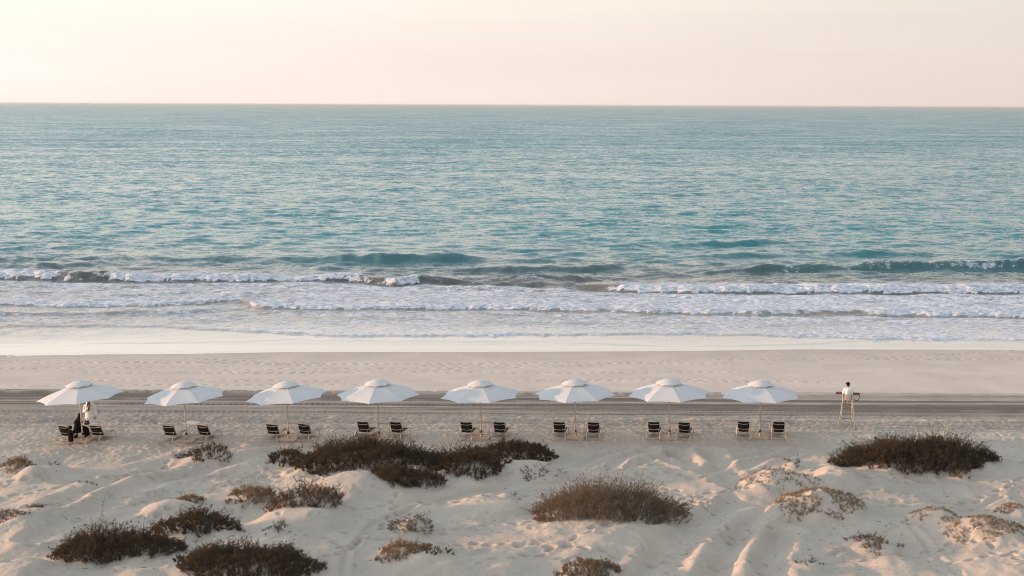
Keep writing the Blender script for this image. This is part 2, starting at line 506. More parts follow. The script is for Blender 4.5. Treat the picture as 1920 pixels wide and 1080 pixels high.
# the shore lines, pixels
L0 = [(-400, 668), (0, 667), (300, 664), (550, 660), (900, 660), (1300, 658), (1500, 655), (1920, 656), (2320, 656)]
L1 = [(-400, 655), (0, 653), (200, 645), (400, 642), (560, 638), (640, 640), (1000, 641), (1300, 652), (1500, 646), (1640, 639), (1920, 642), (2320, 643)]
L2 = [(-400, 613), (0, 613), (300, 613), (380, 619), (520, 625), (640, 632), (900, 630), (1280, 627), (1500, 632), (1640, 637), (1920, 639), (2320, 640)]
def yline(L, z):
    P = [(px, gp(px, py, z).y) for px, py in L]
    a, b = np.array([p[0] for p in P]), np.array([p[1] for p in P])
    return lambda px: np.interp(px, a, b)
def yline_sand(L):
    P = [(px, gp(px, py).y) for px, py in L]
    a, b = np.array([p[0] for p in P]), np.array([p[1] for p in P])
    return lambda px: np.interp(px, a, b)
Y0, Y1, Y2 = yline_sand(L0), yline_sand(L1), yline(L2, SEA + 0.05)

PXs, PYs = project(SX, SY, SZ * 0 + base_np(SY))
wet = sstep(-0.55, 0.25, SY - Y0(PXs))
ywob = SY + 0.25 * PN[3](SX / 14, SY / 6) + 0.0025 * SX
bandm = sstep(78.9, 80.2, ywob) * sstep(86.55, 86.25, SY)
stripe = 0.84 + 0.55 * PN[5](SX / 90, ywob / 0.8) + 0.75 * PN[9](SX / 60, ywob / 0.36) + 0.5 * PN[1](SX / 40, ywob / 0.2) + 0.2 * fbm(2, SX / 1.5, SY / 0.5, 2)
damp = bandm * np.clip(stripe * (0.55 + 0.45 * sstep(79.5, 82.5, SY)), 0, 1)
damp = np.maximum(damp, sstep(74.5, 77.5, SY) * sstep(86.55, 86.25, SY) * np.clip(0.26 + 0.16 * sstep(76.5, 78.5, SY) + 0.5 * PN[9](SX / 50, ywob / 0.4) + 0.15 * fbm(6, SX / 0.8, SY / 0.4, 2), 0, 0.5))
damp = np.where(SY > 86.4, 0.15 * sstep(97, 105, SY), damp)
pale = 1 - sstep(79.5, 87.5, SY)

def nodes(m):
    m.use_nodes = True
    nt = m.node_tree
    def n(t, **k):
        q = nt.nodes.new(t)
        for a, b in k.items():
            if a == 'ins':
                for i, v in b.items():
                    q.inputs[i].default_value = v
            else:
                setattr(q, a, b)
        return q
    return nt, n, lambda a, b: nt.links.new(a, b)

def sand_material():
    m = bpy.data.materials.new('beach sand')
    nt, n, L = nodes(m)
    b = nt.nodes['Principled BSDF']
    geo = n('ShaderNodeNewGeometry')
    big = n('ShaderNodeTexNoise', ins={'Scale': 0.35, 'Detail': 5, 'Roughness': 0.6})
    fine = n('ShaderNodeTexNoise', ins={'Scale': 9.0, 'Detail': 6, 'Roughness': 0.7})
    L(geo.outputs['Position'], big.inputs['Vector'])
    L(geo.outputs['Position'], fine.inputs['Vector'])
    at = n('ShaderNodeAttribute', attribute_name='damp')
    ap = n('ShaderNodeAttribute', attribute_name='pale')
    aw = n('ShaderNodeAttribute', attribute_name='wet')
    c1 = n('ShaderNodeMixRGB', ins={1: (0.70, 0.585, 0.49, 1), 2: (0.53, 0.448, 0.362, 1)})
    L(ap.outputs['Fac'], c1.inputs[0])
    c2 = n('ShaderNodeMixRGB', ins={2: (0.190, 0.160, 0.130, 1)})
    L(at.outputs['Fac'], c2.inputs[0])
    L(c1.outputs[0], c2.inputs[1])
    c3 = n('ShaderNodeMixRGB', ins={2: (0.55, 0.445, 0.375, 1)})
    L(aw.outputs['Fac'], c3.inputs[0])
    L(c2.outputs[0], c3.inputs[1])
    mr = n('ShaderNodeMapRange', ins={'From Min': 0.3, 'From Max': 0.7, 'To Min': 0.90, 'To Max': 1.08})
    L(big.outputs['Fac'], mr.inputs['Value'])
    mr2 = n('ShaderNodeMapRange', ins={'From Min': 0.3, 'From Max': 0.7, 'To Min': 0.90, 'To Max': 1.08})
    L(fine.outputs['Fac'], mr2.inputs['Value'])
    mm = n('ShaderNodeMath', operation='MULTIPLY')
    L(mr.outputs[0], mm.inputs[0])
    L(mr2.outputs[0], mm.inputs[1])
    c4 = n('ShaderNodeMixRGB', blend_type='MULTIPLY', ins={0: 1})
    L(c3.outputs[0], c4.inputs[1])
    L(mm.outputs[0], c4.inputs[2])
    L(c4.outputs[0], b.inputs['Base Color'])
    ro = n('ShaderNodeMapRange', ins={'To Min': 0.95, 'To Max': 0.35})
    L(aw.outputs['Fac'], ro.inputs['Value'])
    L(ro.outputs[0], b.inputs['Roughness'])
    sp = n('ShaderNodeMapRange', ins={'To Min': 0.15, 'To Max': 0.5})
    L(aw.outputs['Fac'], sp.inputs['Value'])
    L(sp.outputs[0], b.inputs['Specular IOR Level'])
    bp = n('ShaderNodeBump', ins={'Strength': 0.6, 'Distance': 0.04})
    L(fine.outputs['Fac'], bp.inputs['Height'])
    L(bp.outputs[0], b.inputs['Normal'])
    return m
sand_me = np_mesh('beach_sand', np.stack([SX, SY, SZ], -1).reshape(-1, 3), grid_faces(*SX.shape), sand_material(),
                  {'damp': damp.ravel(), 'pale': pale.ravel(), 'wet': wet.ravel()})
tag(link('beach_sand', sand_me), 'pale dune and beach sand with wheel tracks and footprints', None, kind='structure')

# ------------------------------------------------------------------ sea: one sheet with swell, breakers and swash
cols_in = np.linspace(-1, 1, 580)
UC2 = np.concatenate([-out[::-1][3:], cols_in, out[:-3]])
rows, y = [], 101.0
while y < 40000:
    rows.append(y)
    y += min(0.185 * (y / 100) ** 1.7, 0.023 * y)
YR2 = np.array(rows + [40000.0])
WX = 0.40 * YR2 + 2
WXX, WYY = UC2[None, :] * WX[:, None], np.repeat(YR2[:, None], len(UC2), 1)
dyr = np.gradient(YR2)[:, None]
PXw, PYw = project(WXX, WYY, np.full_like(WXX, SEA))
Zs = np.zeros_like(WXX)
wr = np.random.RandomState(11)
shore_f = sstep(0, 1, (WYY - Y2(PXw)) / 45.0)          # 0 in the swash, 1 offshore
warps = [0.9 * PN[k](WXX / 30 + k, WYY / 30) for k in range(6)]
for k in range(38):
    lam = 1.5 * (9 / 1.5) ** wr.rand()
    th = wr.normal(0, 0.75)
    kx, ky = 2 * np.pi / lam * math.sin(th), 2 * np.pi / lam * math.cos(th)
    ph = wr.rand() * 6.28
    slope = 0.029 * (1.0 if lam < 6 else 0.75)
    fade = sstep(5.0, 2.4, dyr * 0 + np.maximum(dyr * 1.0, 0.0) * 6 / lam)
    arg = kx * WXX + ky * WYY + ph + warps[k % 6]
    Zs += slope * lam / (2 * np.pi) * np.cos(arg) * fade
grp = 0.65 + 0.9 * np.clip(fbm(2, WXX / 22, WYY / 14, 2) + 0.25, 0, 1)
Zs *= grp * (0.10 + 0.90 * shore_f)
foam = np.zeros_like(WXX)
FRONTS = [  # front line, [(px, height)], [(px, foam)], front width, back width, foam trail
 (L1, [(-400, .02), (2400, .02)], [(-400, .25), (600, .3), (800, 0), (1400, 0), (1500, .15), (2300, .2)], .25, 1.2, 1.2),
 (L2, [(-400, .07), (500, .09), (2400, .10)], [(-400, .25), (300, .3), (420, .55), (900, .6), (1300, .5), (1650, .75), (2400, .75)], .35, 2.5, 5.5),
 ([(-400, 592), (0, 591), (150, 592), (300, 589), (420, 583), (600, 580)], [(-400, .2), (120, .16), (300, .2), (420, .1), (480, 0), (2400, 0)], [(-400, .1), (2400, .0)], .6, 3, 2),
 ([(-400, 572), (0, 571), (120, 575), (300, 574), (450, 565), (480, 578), (640, 580), (900, 579), (1100, 582), (1170, 586), (1400, 589), (1600, 589), (1920, 595), (2400, 597)],
  [(-400, .22), (0, .2), (300, .22), (440, .16), (500, .26), (1100, .24), (1150, .15), (1200, .26), (2400, .28)],
  [(-400, .7), (0, .7), (120, .8), (430, .7), (450, .35), (500, .85), (1090, .85), (1140, .35), (1220, .85), (1580, .5), (1700, .9), (2400, .9)], .45, 5, 13),
 ([(-400, 521), (0, 521), (110, 524), (220, 526), (450, 527), (640, 526), (680, 528), (740, 535), (800, 529), (900, 533), (1050, 536), (1170, 546), (1300, 548), (1600, 548), (1920, 548), (2400, 550)],
  [(-400, .6), (0, .6), (120, .7), (210, .75), (300, .52), (600, .38), (690, .55), (760, .52), (850, .35), (950, .3), (1100, .3), (1200, .5), (2400, .5)],
  [(-400, .95), (90, .95), (125, .42), (165, .25), (205, .38), (225, .95), (470, .85), (520, .75), (650, .8), (700, .32), (735, .28), (765, .85), (790, .6), (830, .15), (1120, .1), (1190, .9), (2400, .95)], .75, 4.5, 8),
 ([(1000, 520), (1250, 516), (1400, 512), (1500, 508), (1650, 506), (1920, 504), (2400, 502)],
  [(-400, 0), (1180, 0), (1350, .3), (1450, .6), (1560, .35), (1680, .85), (2400, .95)],
  [(-400, 0), (1430, 0), (1480, .55), (1560, .2), (1680, .42), (2400, .5)], .9, 4.5, 4),
 ([(-400, 492), (300, 490), (560, 491), (750, 493), (920, 491), (1100, 492)], [(-400, .1), (300, .3), (420, .35), (560, .5), (640, .85), (860, .75), (930, .3), (1000, .15), (1100, 0), (2400, 0)], [(-400, 0), (2400, 0)], 1.7, 5, 3),
 ([(800, 512), (950, 510), (1100, 508), (1250, 507)], [(-400, 0), (820, 0), (900, .35), (980, .5), (1100, .5), (1200, .2), (1260, 0), (2400, 0)], [(-400, 0), (2400, 0)], 1.4, 4, 3),
 ([(900, 531), (1000, 529), (1130, 530)], [(-400, 0), (900, 0), (960, .35), (1100, .35), (1140, 0), (2400, 0)], [(-400, 0), (2400, 0)], 1.1, 3, 3),
 ([(1200, 464), (1380, 461), (1480, 458)], [(-400, 0), (1200, 0), (1320, .5), (1420, .55), (1500, .1), (1560, 0), (2400, 0)], [(-400, 0), (2400, 0)], 1.8, 5, 3),
 ([(1250, 485), (1400, 483), (1600, 480), (1750, 481)], [(-400, 0), (1250, 0), (1340, .4), (1430, .4), (1520, .1), (1620, .5), (1720, .4), (1780, 0), (2400, 0)], [(-400, 0), (2400, 0)], 1.5, 5, 3),
 ([(-400, 505), (0, 503), (200, 498), (300, 497)], [(-400, .25), (0, .2), (180, .35), (270, .3), (330, 0), (2400, 0)], [(-400, 0), (2400, 0)], 1.3, 4, 3),
]
wob = fbm(5, WXX / 2.2, WYY / 40, 2)
wob2 = fbm(7, WXX / 0.7, WYY / 0.9, 3)
PXf = PXw + 30 * fbm(4, WXX / 1.6, WYY / 1.6, 3) + 25 * PN[10](WXX / 5, WYY / 5)
for Lp, Ap, Fp, wf, wb, tl in FRONTS:
    fy = yline(Lp, SEA)
    s = WYY - fy(PXw) + 0.35 * wob + 0.16 * wob2
    A = np.interp(PXw, [p[0] for p in Ap], [p[1] for p in Ap]) * (1 + 0.35 * PN[1](WXX / 5.0, WYY * 0 + wf * 7) + 0.2 * PN[2](WXX / 1.5, WYY / 1.2))
    inside = (PXw > Lp[0][0]) & (PXw < Lp[-1][0])
    prof = np.where(s < wf, sstep(-0.35 * wf, wf, s), np.exp(-((s - wf) / wb) ** 2)) * inside
    Zs += A * prof
    Zs -= 0.18 * A * np.exp(-((s + 1.2 * wf) / (1.3 * wf)) ** 2) * inside
    Fs = np.interp(PXf, [p[0] for p in Fp], [p[1] for p in Fp]) * inside
    trail = np.where(s < -0.1 * wf, 0, np.where(s < 2.2 * wf, 1.0, np.exp(-(s - 2.2 * wf) / tl)))
    foam = np.maximum(foam, Fs * trail)
# old foam drifting between the fronts
Yb, Yc = yline(FRONTS[3][0], SEA), yline(FRONTS[4][0], SEA)
bwn = lambda a, b: sstep(0, 0.06, (WYY - a) / np.maximum(b - a, 1)) * sstep(1.0, 0.9, (WYY - a) / np.maximum(b - a, 1))
foam = np.maximum(foam, bwn(Yb(PXw), Yc(PXw)) * np.interp(PXw, [0, 400, 640, 1100, 1250, 1900], [.56, .62, .66, .66, .74, .76]))
foam = np.maximum(foam, bwn(Y2(PXw), Yb(PXw)) * np.interp(PXw, [0, 400, 640, 1100, 1600, 1900], [.44, .48, .54, .56, .62, .66]))
foam = np.maximum(foam, sstep(0, 1, (WYY - Yc(PXw)) / 2) * np.exp(-np.clip(WYY - Yc(PXw), 0, None) / 10) * np.interp(PXw, [0, 640, 1100, 1300, 1900], [.36, .40, .40, .52, .60]))
foam = np.clip(foam * 0.93 + (0.16 * fbm(8, WXX / 5, WYY / 2.2, 3) + 0.16 * wob2) * (foam > 0.05), 0, 1)
Zs += foam ** 2 * (0.075 * fbm(3, WXX / 0.5, WYY / 0.5, 3) + 0.06 * fbm(6, WXX / 1.7, WYY / 1.2, 2)) * (WYY > Y2(PXw))
bed = base_np(WYY)
film = bed + np.clip(0.014 * (WYY - Y0(PXw)), -0.2, 0.018)
Zsea = np.maximum(SEA + Zs, np.where(WYY > Y0(PXw) - 3, film + np.clip(Zs, 0, 1) * 0.8 * sstep(0, 2, WYY - Y0(PXw)), -9))
Zsea = np.where(WYY < Y0(PXw) - 3, bed - 0.2, Zsea)
depth = np.clip((WYY - Y2(PXw)) / 90.0, 0, 1)
calm = sstep(0.0, 1.0, (WYY - Y1(PXw) + 1) / 18.0)

def sea_material():
    m = bpy.data.materials.new('sea water')
    nt, n, L = nodes(m)
    b = nt.nodes['Principled BSDF']
    geo = n('ShaderNodeNewGeometry')
    a_f = n('ShaderNodeAttribute', attribute_name='foam')
    a_s = n('ShaderNodeAttribute', attribute_name='depth')
    a_c = n('ShaderNodeAttribute', attribute_name='calm')
    def noise(scale, detail=3, rough=0.55):
        mp = n('ShaderNodeMapping')
        mp.inputs['Scale'].default_value = scale
        L(geo.outputs['Position'], mp.inputs['Vector'])
        t = n('ShaderNodeTexNoise', ins={'Scale': 1.0, 'Detail': detail, 'Roughness': rough})
        L(mp.outputs[0], t.inputs['Vector'])
        return t
    # water body: sandy in the shallows, teal offshore
    ramp = n('ShaderNodeValToRGB')
    e = ramp.color_ramp.elements
    pts = [(0.0, (0.44, 0.40, 0.355)), (0.22, (0.22, 0.205, 0.18)), (0.40, (0.10, 0.105, 0.095)), (0.52, (0.075, 0.15, 0.15)), (0.68, (0.05, 0.19, 0.20)), (1.0, (0.028, 0.222, 0.235))]
    while len(e) < len(pts):
        e.new(0.5)
    for q, (p, c) in zip(e, pts):
        q.position, q.color = p, (*c, 1)
    L(a_s.outputs['Fac'], ramp.inputs[0])
    L(ramp.outputs[0], b.inputs['Base Color'])
    b.inputs['IOR'].default_value = 1.333
    b.inputs['Roughness'].default_value = 0.08
    b.inputs['Coat Roughness'].default_value = 0.03
    cw = n('ShaderNodeMapRange', ins={'From Max': 0.6, 'To Min': 1.0, 'To Max': 0.0})   # the thin swash is a mirror on smooth wet sand
    L(a_c.outputs['Fac'], cw.inputs['Value'])
    L(cw.outputs[0], b.inputs['Coat Weight'])
    # ripples as slopes, so that they stay right at any distance
    gust = noise((0.012, 0.03, 1), 4, 0.6)
    gm = n('ShaderNodeMapRange', ins={'From Min': 0.3, 'From Max': 0.7, 'To Min': 0.55, 'To Max': 1.45})
    L(gust.outputs['Fac'], gm.inputs['Value'])
    acc = None
    for sc, amp in (((2.2, 3.2, 1), 0.50), ((0.75, 1.0, 1), 0.52), ((0.28, 0.36, 1), 0.46), ((0.09, 0.12, 1), 0.20)):
        t = noise(sc, 2)
        sub = n('ShaderNodeVectorMath', operation='SUBTRACT')
        sub.inputs[1].default_value = (0.5, 0.5, 0.5)
        L(t.outputs['Color'], sub.inputs[0])
        mu = n('ShaderNodeVectorMath', operation='MULTIPLY')
        mu.inputs[1].default_value = (amp * 0.6, amp, 0)
        L(sub.outputs[0], mu.inputs[0])
        if acc is None:
            acc = mu
        else:
            ad = n('ShaderNodeVectorMath', operation='ADD')
            L(acc.outputs[0], ad.inputs[0])
            L(mu.outputs[0], ad.inputs[1])
            acc = ad
    off = n('ShaderNodeVectorMath', operation='ADD')
    L(acc.outputs[0], off.inputs[0])
    sx = n('ShaderNodeSeparateXYZ')              # far off only the wave faces turned to the shore show
    L(geo.outputs['Position'], sx.inputs[0])
    lean = n('ShaderNodeMapRange', interpolation_type='SMOOTHSTEP', ins={'From Min': 120, 'From Max': 750, 'To Min': -0.05, 'To Max': -0.175})
    L(sx.outputs['Y'], lean.inputs['Value'])
    lc = n('ShaderNodeCombineXYZ')
    L(lean.outputs[0], lc.inputs['Y'])
    L(lc.outputs[0], off.inputs[1])
    k1 = n('ShaderNodeMath', operation='MULTIPLY')
    cm = n('ShaderNodeMapRange', ins={'To Min': 0.04, 'To Max': 1.0})
    L(a_c.outputs['Fac'], cm.inputs['Value'])
    L(gm.outputs[0], k1.inputs[0])
    L(cm.outputs[0], k1.inputs[1])
    scl = n('ShaderNodeVectorMath', operation='SCALE')
    L(off.outputs[0], scl.inputs[0])
    L(k1.outputs[0], scl.inputs['Scale'])
    add = n('ShaderNodeVectorMath', operation='ADD')
    L(geo.outputs['Normal'], add.inputs[0])
    L(scl.outputs[0], add.inputs[1])
    nrm = n('ShaderNodeVectorMath', operation='NORMALIZE')
    L(add.outputs[0], nrm.inputs[0])
    L(nrm.outputs[0], b.inputs['Normal'])
    # foam: lace whose cover follows the broken water
    f1 = noise((0.9, 2.0, 1), 6, 0.68)
    f2 = noise((3.2, 5.5, 2), 4, 0.65)
    fm = n('ShaderNodeMixRGB', ins={0: 0.4})
    L(f1.outputs['Fac'], fm.inputs[1])
    L(f2.outputs['Fac'], fm.inputs[2])
    th = n('ShaderNodeMapRange', ins={'From Min': 0.0, 'From Max': 1.0, 'To Min': -0.29, 'To Max': 0.28})
    L(a_f.outputs['Fac'], th.inputs['Value'])
    sm = n('ShaderNodeMath', operation='ADD')
    L(fm.outputs[0], sm.inputs[0])
    L(th.outputs[0], sm.inputs[1])
    fr = n('ShaderNodeMapRange', interpolation_type='SMOOTHSTEP', ins={'From Min': 0.42, 'From Max': 0.60})
    L(sm.outputs[0], fr.inputs['Value'])
    fz = n('ShaderNodeMath', operation='GREATER_THAN', ins={1: 0.02})
    L(a_f.outputs['Fac'], fz.inputs[0])
    fx = n('ShaderNodeMath', operation='MULTIPLY')
    L(fr.outputs[0], fx.inputs[0])
    L(fz.outputs[0], fx.inputs[1])
    fd = n('ShaderNodeBsdfPrincipled', ins={'Roughness': 0.8})
    f3 = noise((2.0, 2.6, 5.5), 5, 0.7)
    f3m = n('ShaderNodeMapRange', ins={'From Min': 0.36, 'From Max': 0.58})
    L(f3.outputs['Fac'], f3m.inputs['Value'])
    fcol = n('ShaderNodeMixRGB', ins={1: (0.36, 0.39, 0.43, 1), 2: (0.84, 0.84, 0.86, 1)})   # grey for thin foam and painted-in shading between lumps, white for thick foam
    L(f3m.outputs[0], fcol.inputs[0])
    L(fcol.outputs[0], fd.inputs['Base Color'])
    fb = n('ShaderNodeBump', ins={'Strength': 0.8, 'Distance': 0.12})
    L(f2.outputs['Fac'], fb.inputs['Height'])
    L(fb.outputs[0], fd.inputs['Normal'])
    mx = n('ShaderNodeMixShader')
    L(fx.outputs[0], mx.inputs[0])
    L(b.outputs[0], mx.inputs[1])
    L(fd.outputs[0], mx.inputs[2])
    L(mx.outputs[0], nt.nodes['Material Output'].inputs[0])
    return m
sea_me = np_mesh('sea', np.stack([WXX, WYY, Zsea], -1).reshape(-1, 3), grid_faces(*WXX.shape), sea_material(),
                 {'foam': foam.ravel(), 'depth': depth.ravel(), 'calm': calm.ravel()})
tag(link('sea', sea_me), 'teal sea with foaming breakers and a thin swash on the sand', None, kind='structure')

# ------------------------------------------------------------------ shrubs
def leaf_mat(name, c1, c2, tr=0.2):
    return mat(name, c1, 0.75, col2=c2, nscale=2.2, spec=0.05, translucent=tr)
LEAF = {'faint': leaf_mat('faint dry leaf', (0.42, 0.30, 0.18), (0.24, 0.17, 0.10)),
        'dark': leaf_mat('dark shrub leaf', (0.165, 0.112, 0.062), (0.034, 0.027, 0.019)),
        'brown': leaf_mat('brown shrub leaf', (0.20, 0.135, 0.078), (0.045, 0.034, 0.024)),
        'tan': leaf_mat('tan dry leaf', (0.34, 0.22, 0.11), (0.15, 0.095, 0.05)),
        'golden': leaf_mat('golden dry leaf', (0.30, 0.21, 0.125), (0.085, 0.065, 0.045)),
        'grey': leaf_mat('grey dry leaf', (0.21, 0.165, 0.125), (0.09, 0.072, 0.058)),
        'sparse': leaf_mat('sparse shrub leaf', (0.12, 0.088, 0.06), (0.05, 0.04, 0.03))}
TWIG = {'faint': mat('faint twig', (0.36, 0.27, 0.17), 0.9, noise=.4), 'dark': mat('dark twig', (0.07, 0.05, 0.035), 0.9, noise=.5), 'brown': mat('brown twig', (0.13, 0.09, 0.06), 0.9, noise=.5),
        'tan': mat('tan twig', (0.30, 0.21, 0.12), 0.9, noise=.5), 'golden': mat('golden twig', (0.24, 0.18, 0.12), 0.9, noise=.5),
        'grey': mat('grey twig', (0.22, 0.18, 0.14), 0.9, noise=.5), 'sparse': mat('bare twig', (0.10, 0.08, 0.06), 0.9, noise=.5)}
LEAVES = {'faint': (22, .027), 'dark': (30, .052), 'brown': (24, .044), 'tan': (26, .036), 'golden': (20, .044), 'grey': (18, .036), 'sparse': (16, .040)}
def sand_zv(x, y):                            # the same for arrays
    i = np.clip(np.searchsorted(YR, y) - 1, 0, len(YR) - 2)
    t = (y - YR[i]) / (YR[i + 1] - YR[i])
    u = x / (WY[i] * (1 - t) + WY[i + 1] * t)
    j = np.clip(np.searchsorted(UC, u) - 1, 0, len(UC) - 2)
    s = (u - UC[j]) / (UC[j + 1] - UC[j])
    return (SZ[i, j] * (1 - s) + SZ[i, j + 1] * s) * (1 - t) + (SZ[i + 1, j] * (1 - s) + SZ[i + 1, j + 1] * s) * t
def unit(v):
    return v / (np.linalg.norm(v, axis=-1, keepdims=True) + 1e-9)
def prisms(a, b, ra, rb):                     # three-sided twigs from points a to points b
    t = unit(b - a)
    u = unit(np.cross(t, np.array([0.3, 0.5, 0.81])))
    v = np.cross(t, u)
    P = [p + r_ * (u * math.cos(2.094 * k) + v * math.sin(2.094 * k)) for p, r_ in ((a, ra), (b, rb)) for k in range(3)]
    V = np.stack(P, 1)
    i = np.arange(len(a))[:, None] * 6
    F = np.stack([np.concatenate([i + k, i + (k + 1) % 3, i + 3 + (k + 1) % 3, i + 3 + k], 1) for k in range(3)], 1).reshape(-1, 4)
    return V.reshape(-1, 3), F
def build_shrub(kind, c, rx, ry, H, sf, den, lab, seed):
    r = np.random.RandomState(seed)
    lump = Perlin(seed + 50)
    ns = int(max(14, min(2600, den * math.pi * rx * ry)))
    hf = max(0.11 if kind == 'faint' else 0.18, H * (1 - sf))
    a, q = r.rand(ns) * 6.283, np.sqrt(r.rand(ns))
    edge = 1 + 0.25 * lump(np.cos(a) * 1.7 + 5, np.sin(a) * 1.7 + 5) + 0.12 * lump(np.cos(a) * 5 + 50, np.sin(a) * 5 + 50)
    ex, ey = np.cos(a) * q * edge, np.sin(a) * q * edge
    x, y_ = c.x + ex * rx, c.y + ey * ry
    lm = lump(x / 0.8 + 20, y_ / 0.8 + 20) + 0.6 * lump(x / 2.1 + 40, y_ / 1.6 + 40)
    cut = {'sparse': -0.05, 'grey': -0.2, 'brown': -0.3, 'tan': -0.45, 'faint': -0.3}.get(kind, -9)
    ok = lm > cut
    a, q, ex, ey, x, y_, lm = (w[ok] for w in (a, q, ex, ey, x, y_, lm))
    n = len(a)
    h = np.maximum(hf * (1 - 0.70 * q ** 2.4) * (0.86 + 0.42 * lm) * r.uniform(0.5, 1.08, n), 0.08)
    h = np.where(r.rand(n) < 0.04, h * 1.22, h)[:, None]
    g = np.stack([x, y_, sand_zv(x, y_) - 0.03], 1)
    out_ = np.stack([ex * 0.7, ey * 0.7, ex * 0], 1) * h + r.normal(0, 0.50, (n, 3)) * h * np.array([1, 1, 0])
    up = np.array([0, 0, 1.0])
    p1 = g + out_ * 0.35 + up * h * 0.45
    out_ = out_ * (2.0 if kind in ('sparse', 'grey') else 1.0)
    p2 = g + out_ * 0.9 + r.normal(0, .06, (n, 3)) * h + up * h
    rad = 0.008 if kind in ('dark', 'brown') else 0.0065
    A, B = [g, p1], [p1, p2]
    for _ in range(3):
        t = r.uniform(-.2, .9, (n, 1))
        s0 = p1 * (1 - t) + p2 * t
        s1 = s0 + (r.normal(0, .30, (n, 3)) + up * .06) * h
        s1[:, 2] = np.maximum(s1[:, 2], g[:, 2] + 0.04)
        A.append(s0)
        B.append(s1)
    rr = [(1.3, 1), (1, .5), (.7, .35), (.7, .35), (.7, .35)]
    VF = [prisms(p, w, rad * k[0], rad * k[1]) for p, w, k in zip(A, B, rr)]
    off = np.array([c.x, c.y, sand_z(c.x, c.y)])
    TV, TF, o = [], [], 0
    for V, F in VF:
        TV.append(V)
        TF.append(F + o)
        o += len(V)
    nl, ls = LEAVES[kind]
    SA, SB = np.stack(A[1:], 1), np.stack(B[1:], 1)
    pick = r.randint(0, 4, (n, nl))
    i0 = np.arange(n)[:, None]
    t = r.uniform(-.1, 1.05, (n, nl, 1))
    P = (SA[i0, pick] * (1 - t) + SB[i0, pick] * t).reshape(-1, 3) + r.normal(0, .022, (n * nl, 3))
    d = r.normal(0, 1, P.shape)
    d[:, 2] = np.abs(d[:, 2]) + 0.3
    d = unit(d)
    w = unit(np.cross(d, r.normal(0, 1, P.shape)))
    Ll = ls * r.uniform(.7, 1.5, (len(P), 1))
    LV = np.stack([P, P + d * Ll * .5 + w * Ll * .28, P + d * Ll, P + d * Ll * .5 - w * Ll * .28], 1).reshape(-1, 3)
    LF = np.arange(len(LV)).reshape(-1, 4)
    root = tag(link({'faint': 'dry_tuft', 'dark': 'dune_shrub', 'brown': 'dune_shrub', 'tan': 'dry_tuft', 'golden': 'dune_shrub', 'grey': 'dry_tuft', 'sparse': 'dune_sprig'}[kind], None, None, Vector(off)), lab, 'shrub', 'shrubs on the dune')
    tag(link('branches', np_mesh('branches', np.concatenate(TV) - off, np.concatenate(TF), TWIG[kind], smooth=False), root), kind='stuff')
    tag(link('foliage', np_mesh('foliage', LV - off, LF, LEAF[kind], smooth=False), root), kind='stuff')
for i, (k, c, rx, ry, H, sf, den, lab) in enumerate(shrub_specs):
    build_shrub(k, c, rx, ry, H, sf, den, lab, 100 + i)

# broken twigs and dry bits blown about the dune
lr = np.random.RandomState(77)
lx, ly = [], []
for k in range(900):
    q = gp(lr.uniform(-60, 1980), lr.uniform(835, 1085), 0)
    if PN[6](np.array(q.x / 3.0), np.array(q.y / 3.0)) > -0.1:
        lx.append(q.x)
        ly.append(q.y)
lx, ly = np.array(lx), np.array(ly)
la, ll = lr.rand(len(lx)) * 6.283, lr.uniform(0.04, 0.22, len(lx))
ex_, ey_ = lx + np.cos(la) * ll, ly + np.sin(la) * ll
LA = np.stack([lx, ly, sand_zv(lx, ly) + 0.012], 1)
LB = np.stack([ex_, ey_, sand_zv(ex_, ey_) + lr.uniform(0.01, 0.05, len(lx))], 1)
LVv, LFf = prisms(LA, LB, 0.009, 0.005)
tag(link('dune_litter', np_mesh('dune_litter', LVv, LFf, TWIG['sparse'], smooth=False)), 'broken dry twigs scattered over the dune sand', None, kind='stuff')

# ------------------------------------------------------------------ parasols
CANVAS = mat('white canvas', (0.88, 0.87, 0.855), 0.8, noise=.06, nscale=3, spec=.1, translucent=.38)
POLEM = mat('pale beige metal', (0.62, 0.52, 0.43), 0.45, noise=.1)
WHITEM = mat('cream painted metal', (0.58, 0.52, 0.45), 0.45, noise=.08)
STONE = mat('beige stone', (0.52, 0.42, 0.33), 0.9, noise=.25, nscale=12)
BLACKM = mat('black plastic', (0.02, 0.02, 0.02), 0.5)
def rim(phi, r):                              # profile of the canopy, height at radius
    t = r / 2.12
    return 2.88 - 0.30 * t - 0.31 * t * t
RC = 2.12
def canopy_panel_mesh():
    grid = []
    n = 9
    rs = np.linspace(0.42, RC, n)
    for i, rr in enumerate(rs):
        row = []
        for j in range(9):
            t = j / 8
            pa, pb = Vector((math.cos(0), math.sin(0), 0)), Vector((math.cos(R(45)), math.sin(R(45)), 0))
            p = pa.lerp(pb, t) * rr
            q = i / (n - 1)
            mid = 4 * t * (1 - t)
            if i == n - 1:
                p *= 1 - 0.045 * mid
            sag = -0.022 * mid * math.sin(math.pi * min(1, q * 1.05)) * q
            p.z = rim(0, rr) + sag + (0.012 * mid if i == n - 1 else 0)
            row.append(p)
        grid.append(row)
    return MB().sheet(grid, 0.008).mesh('canopy_panel', CANVAS)
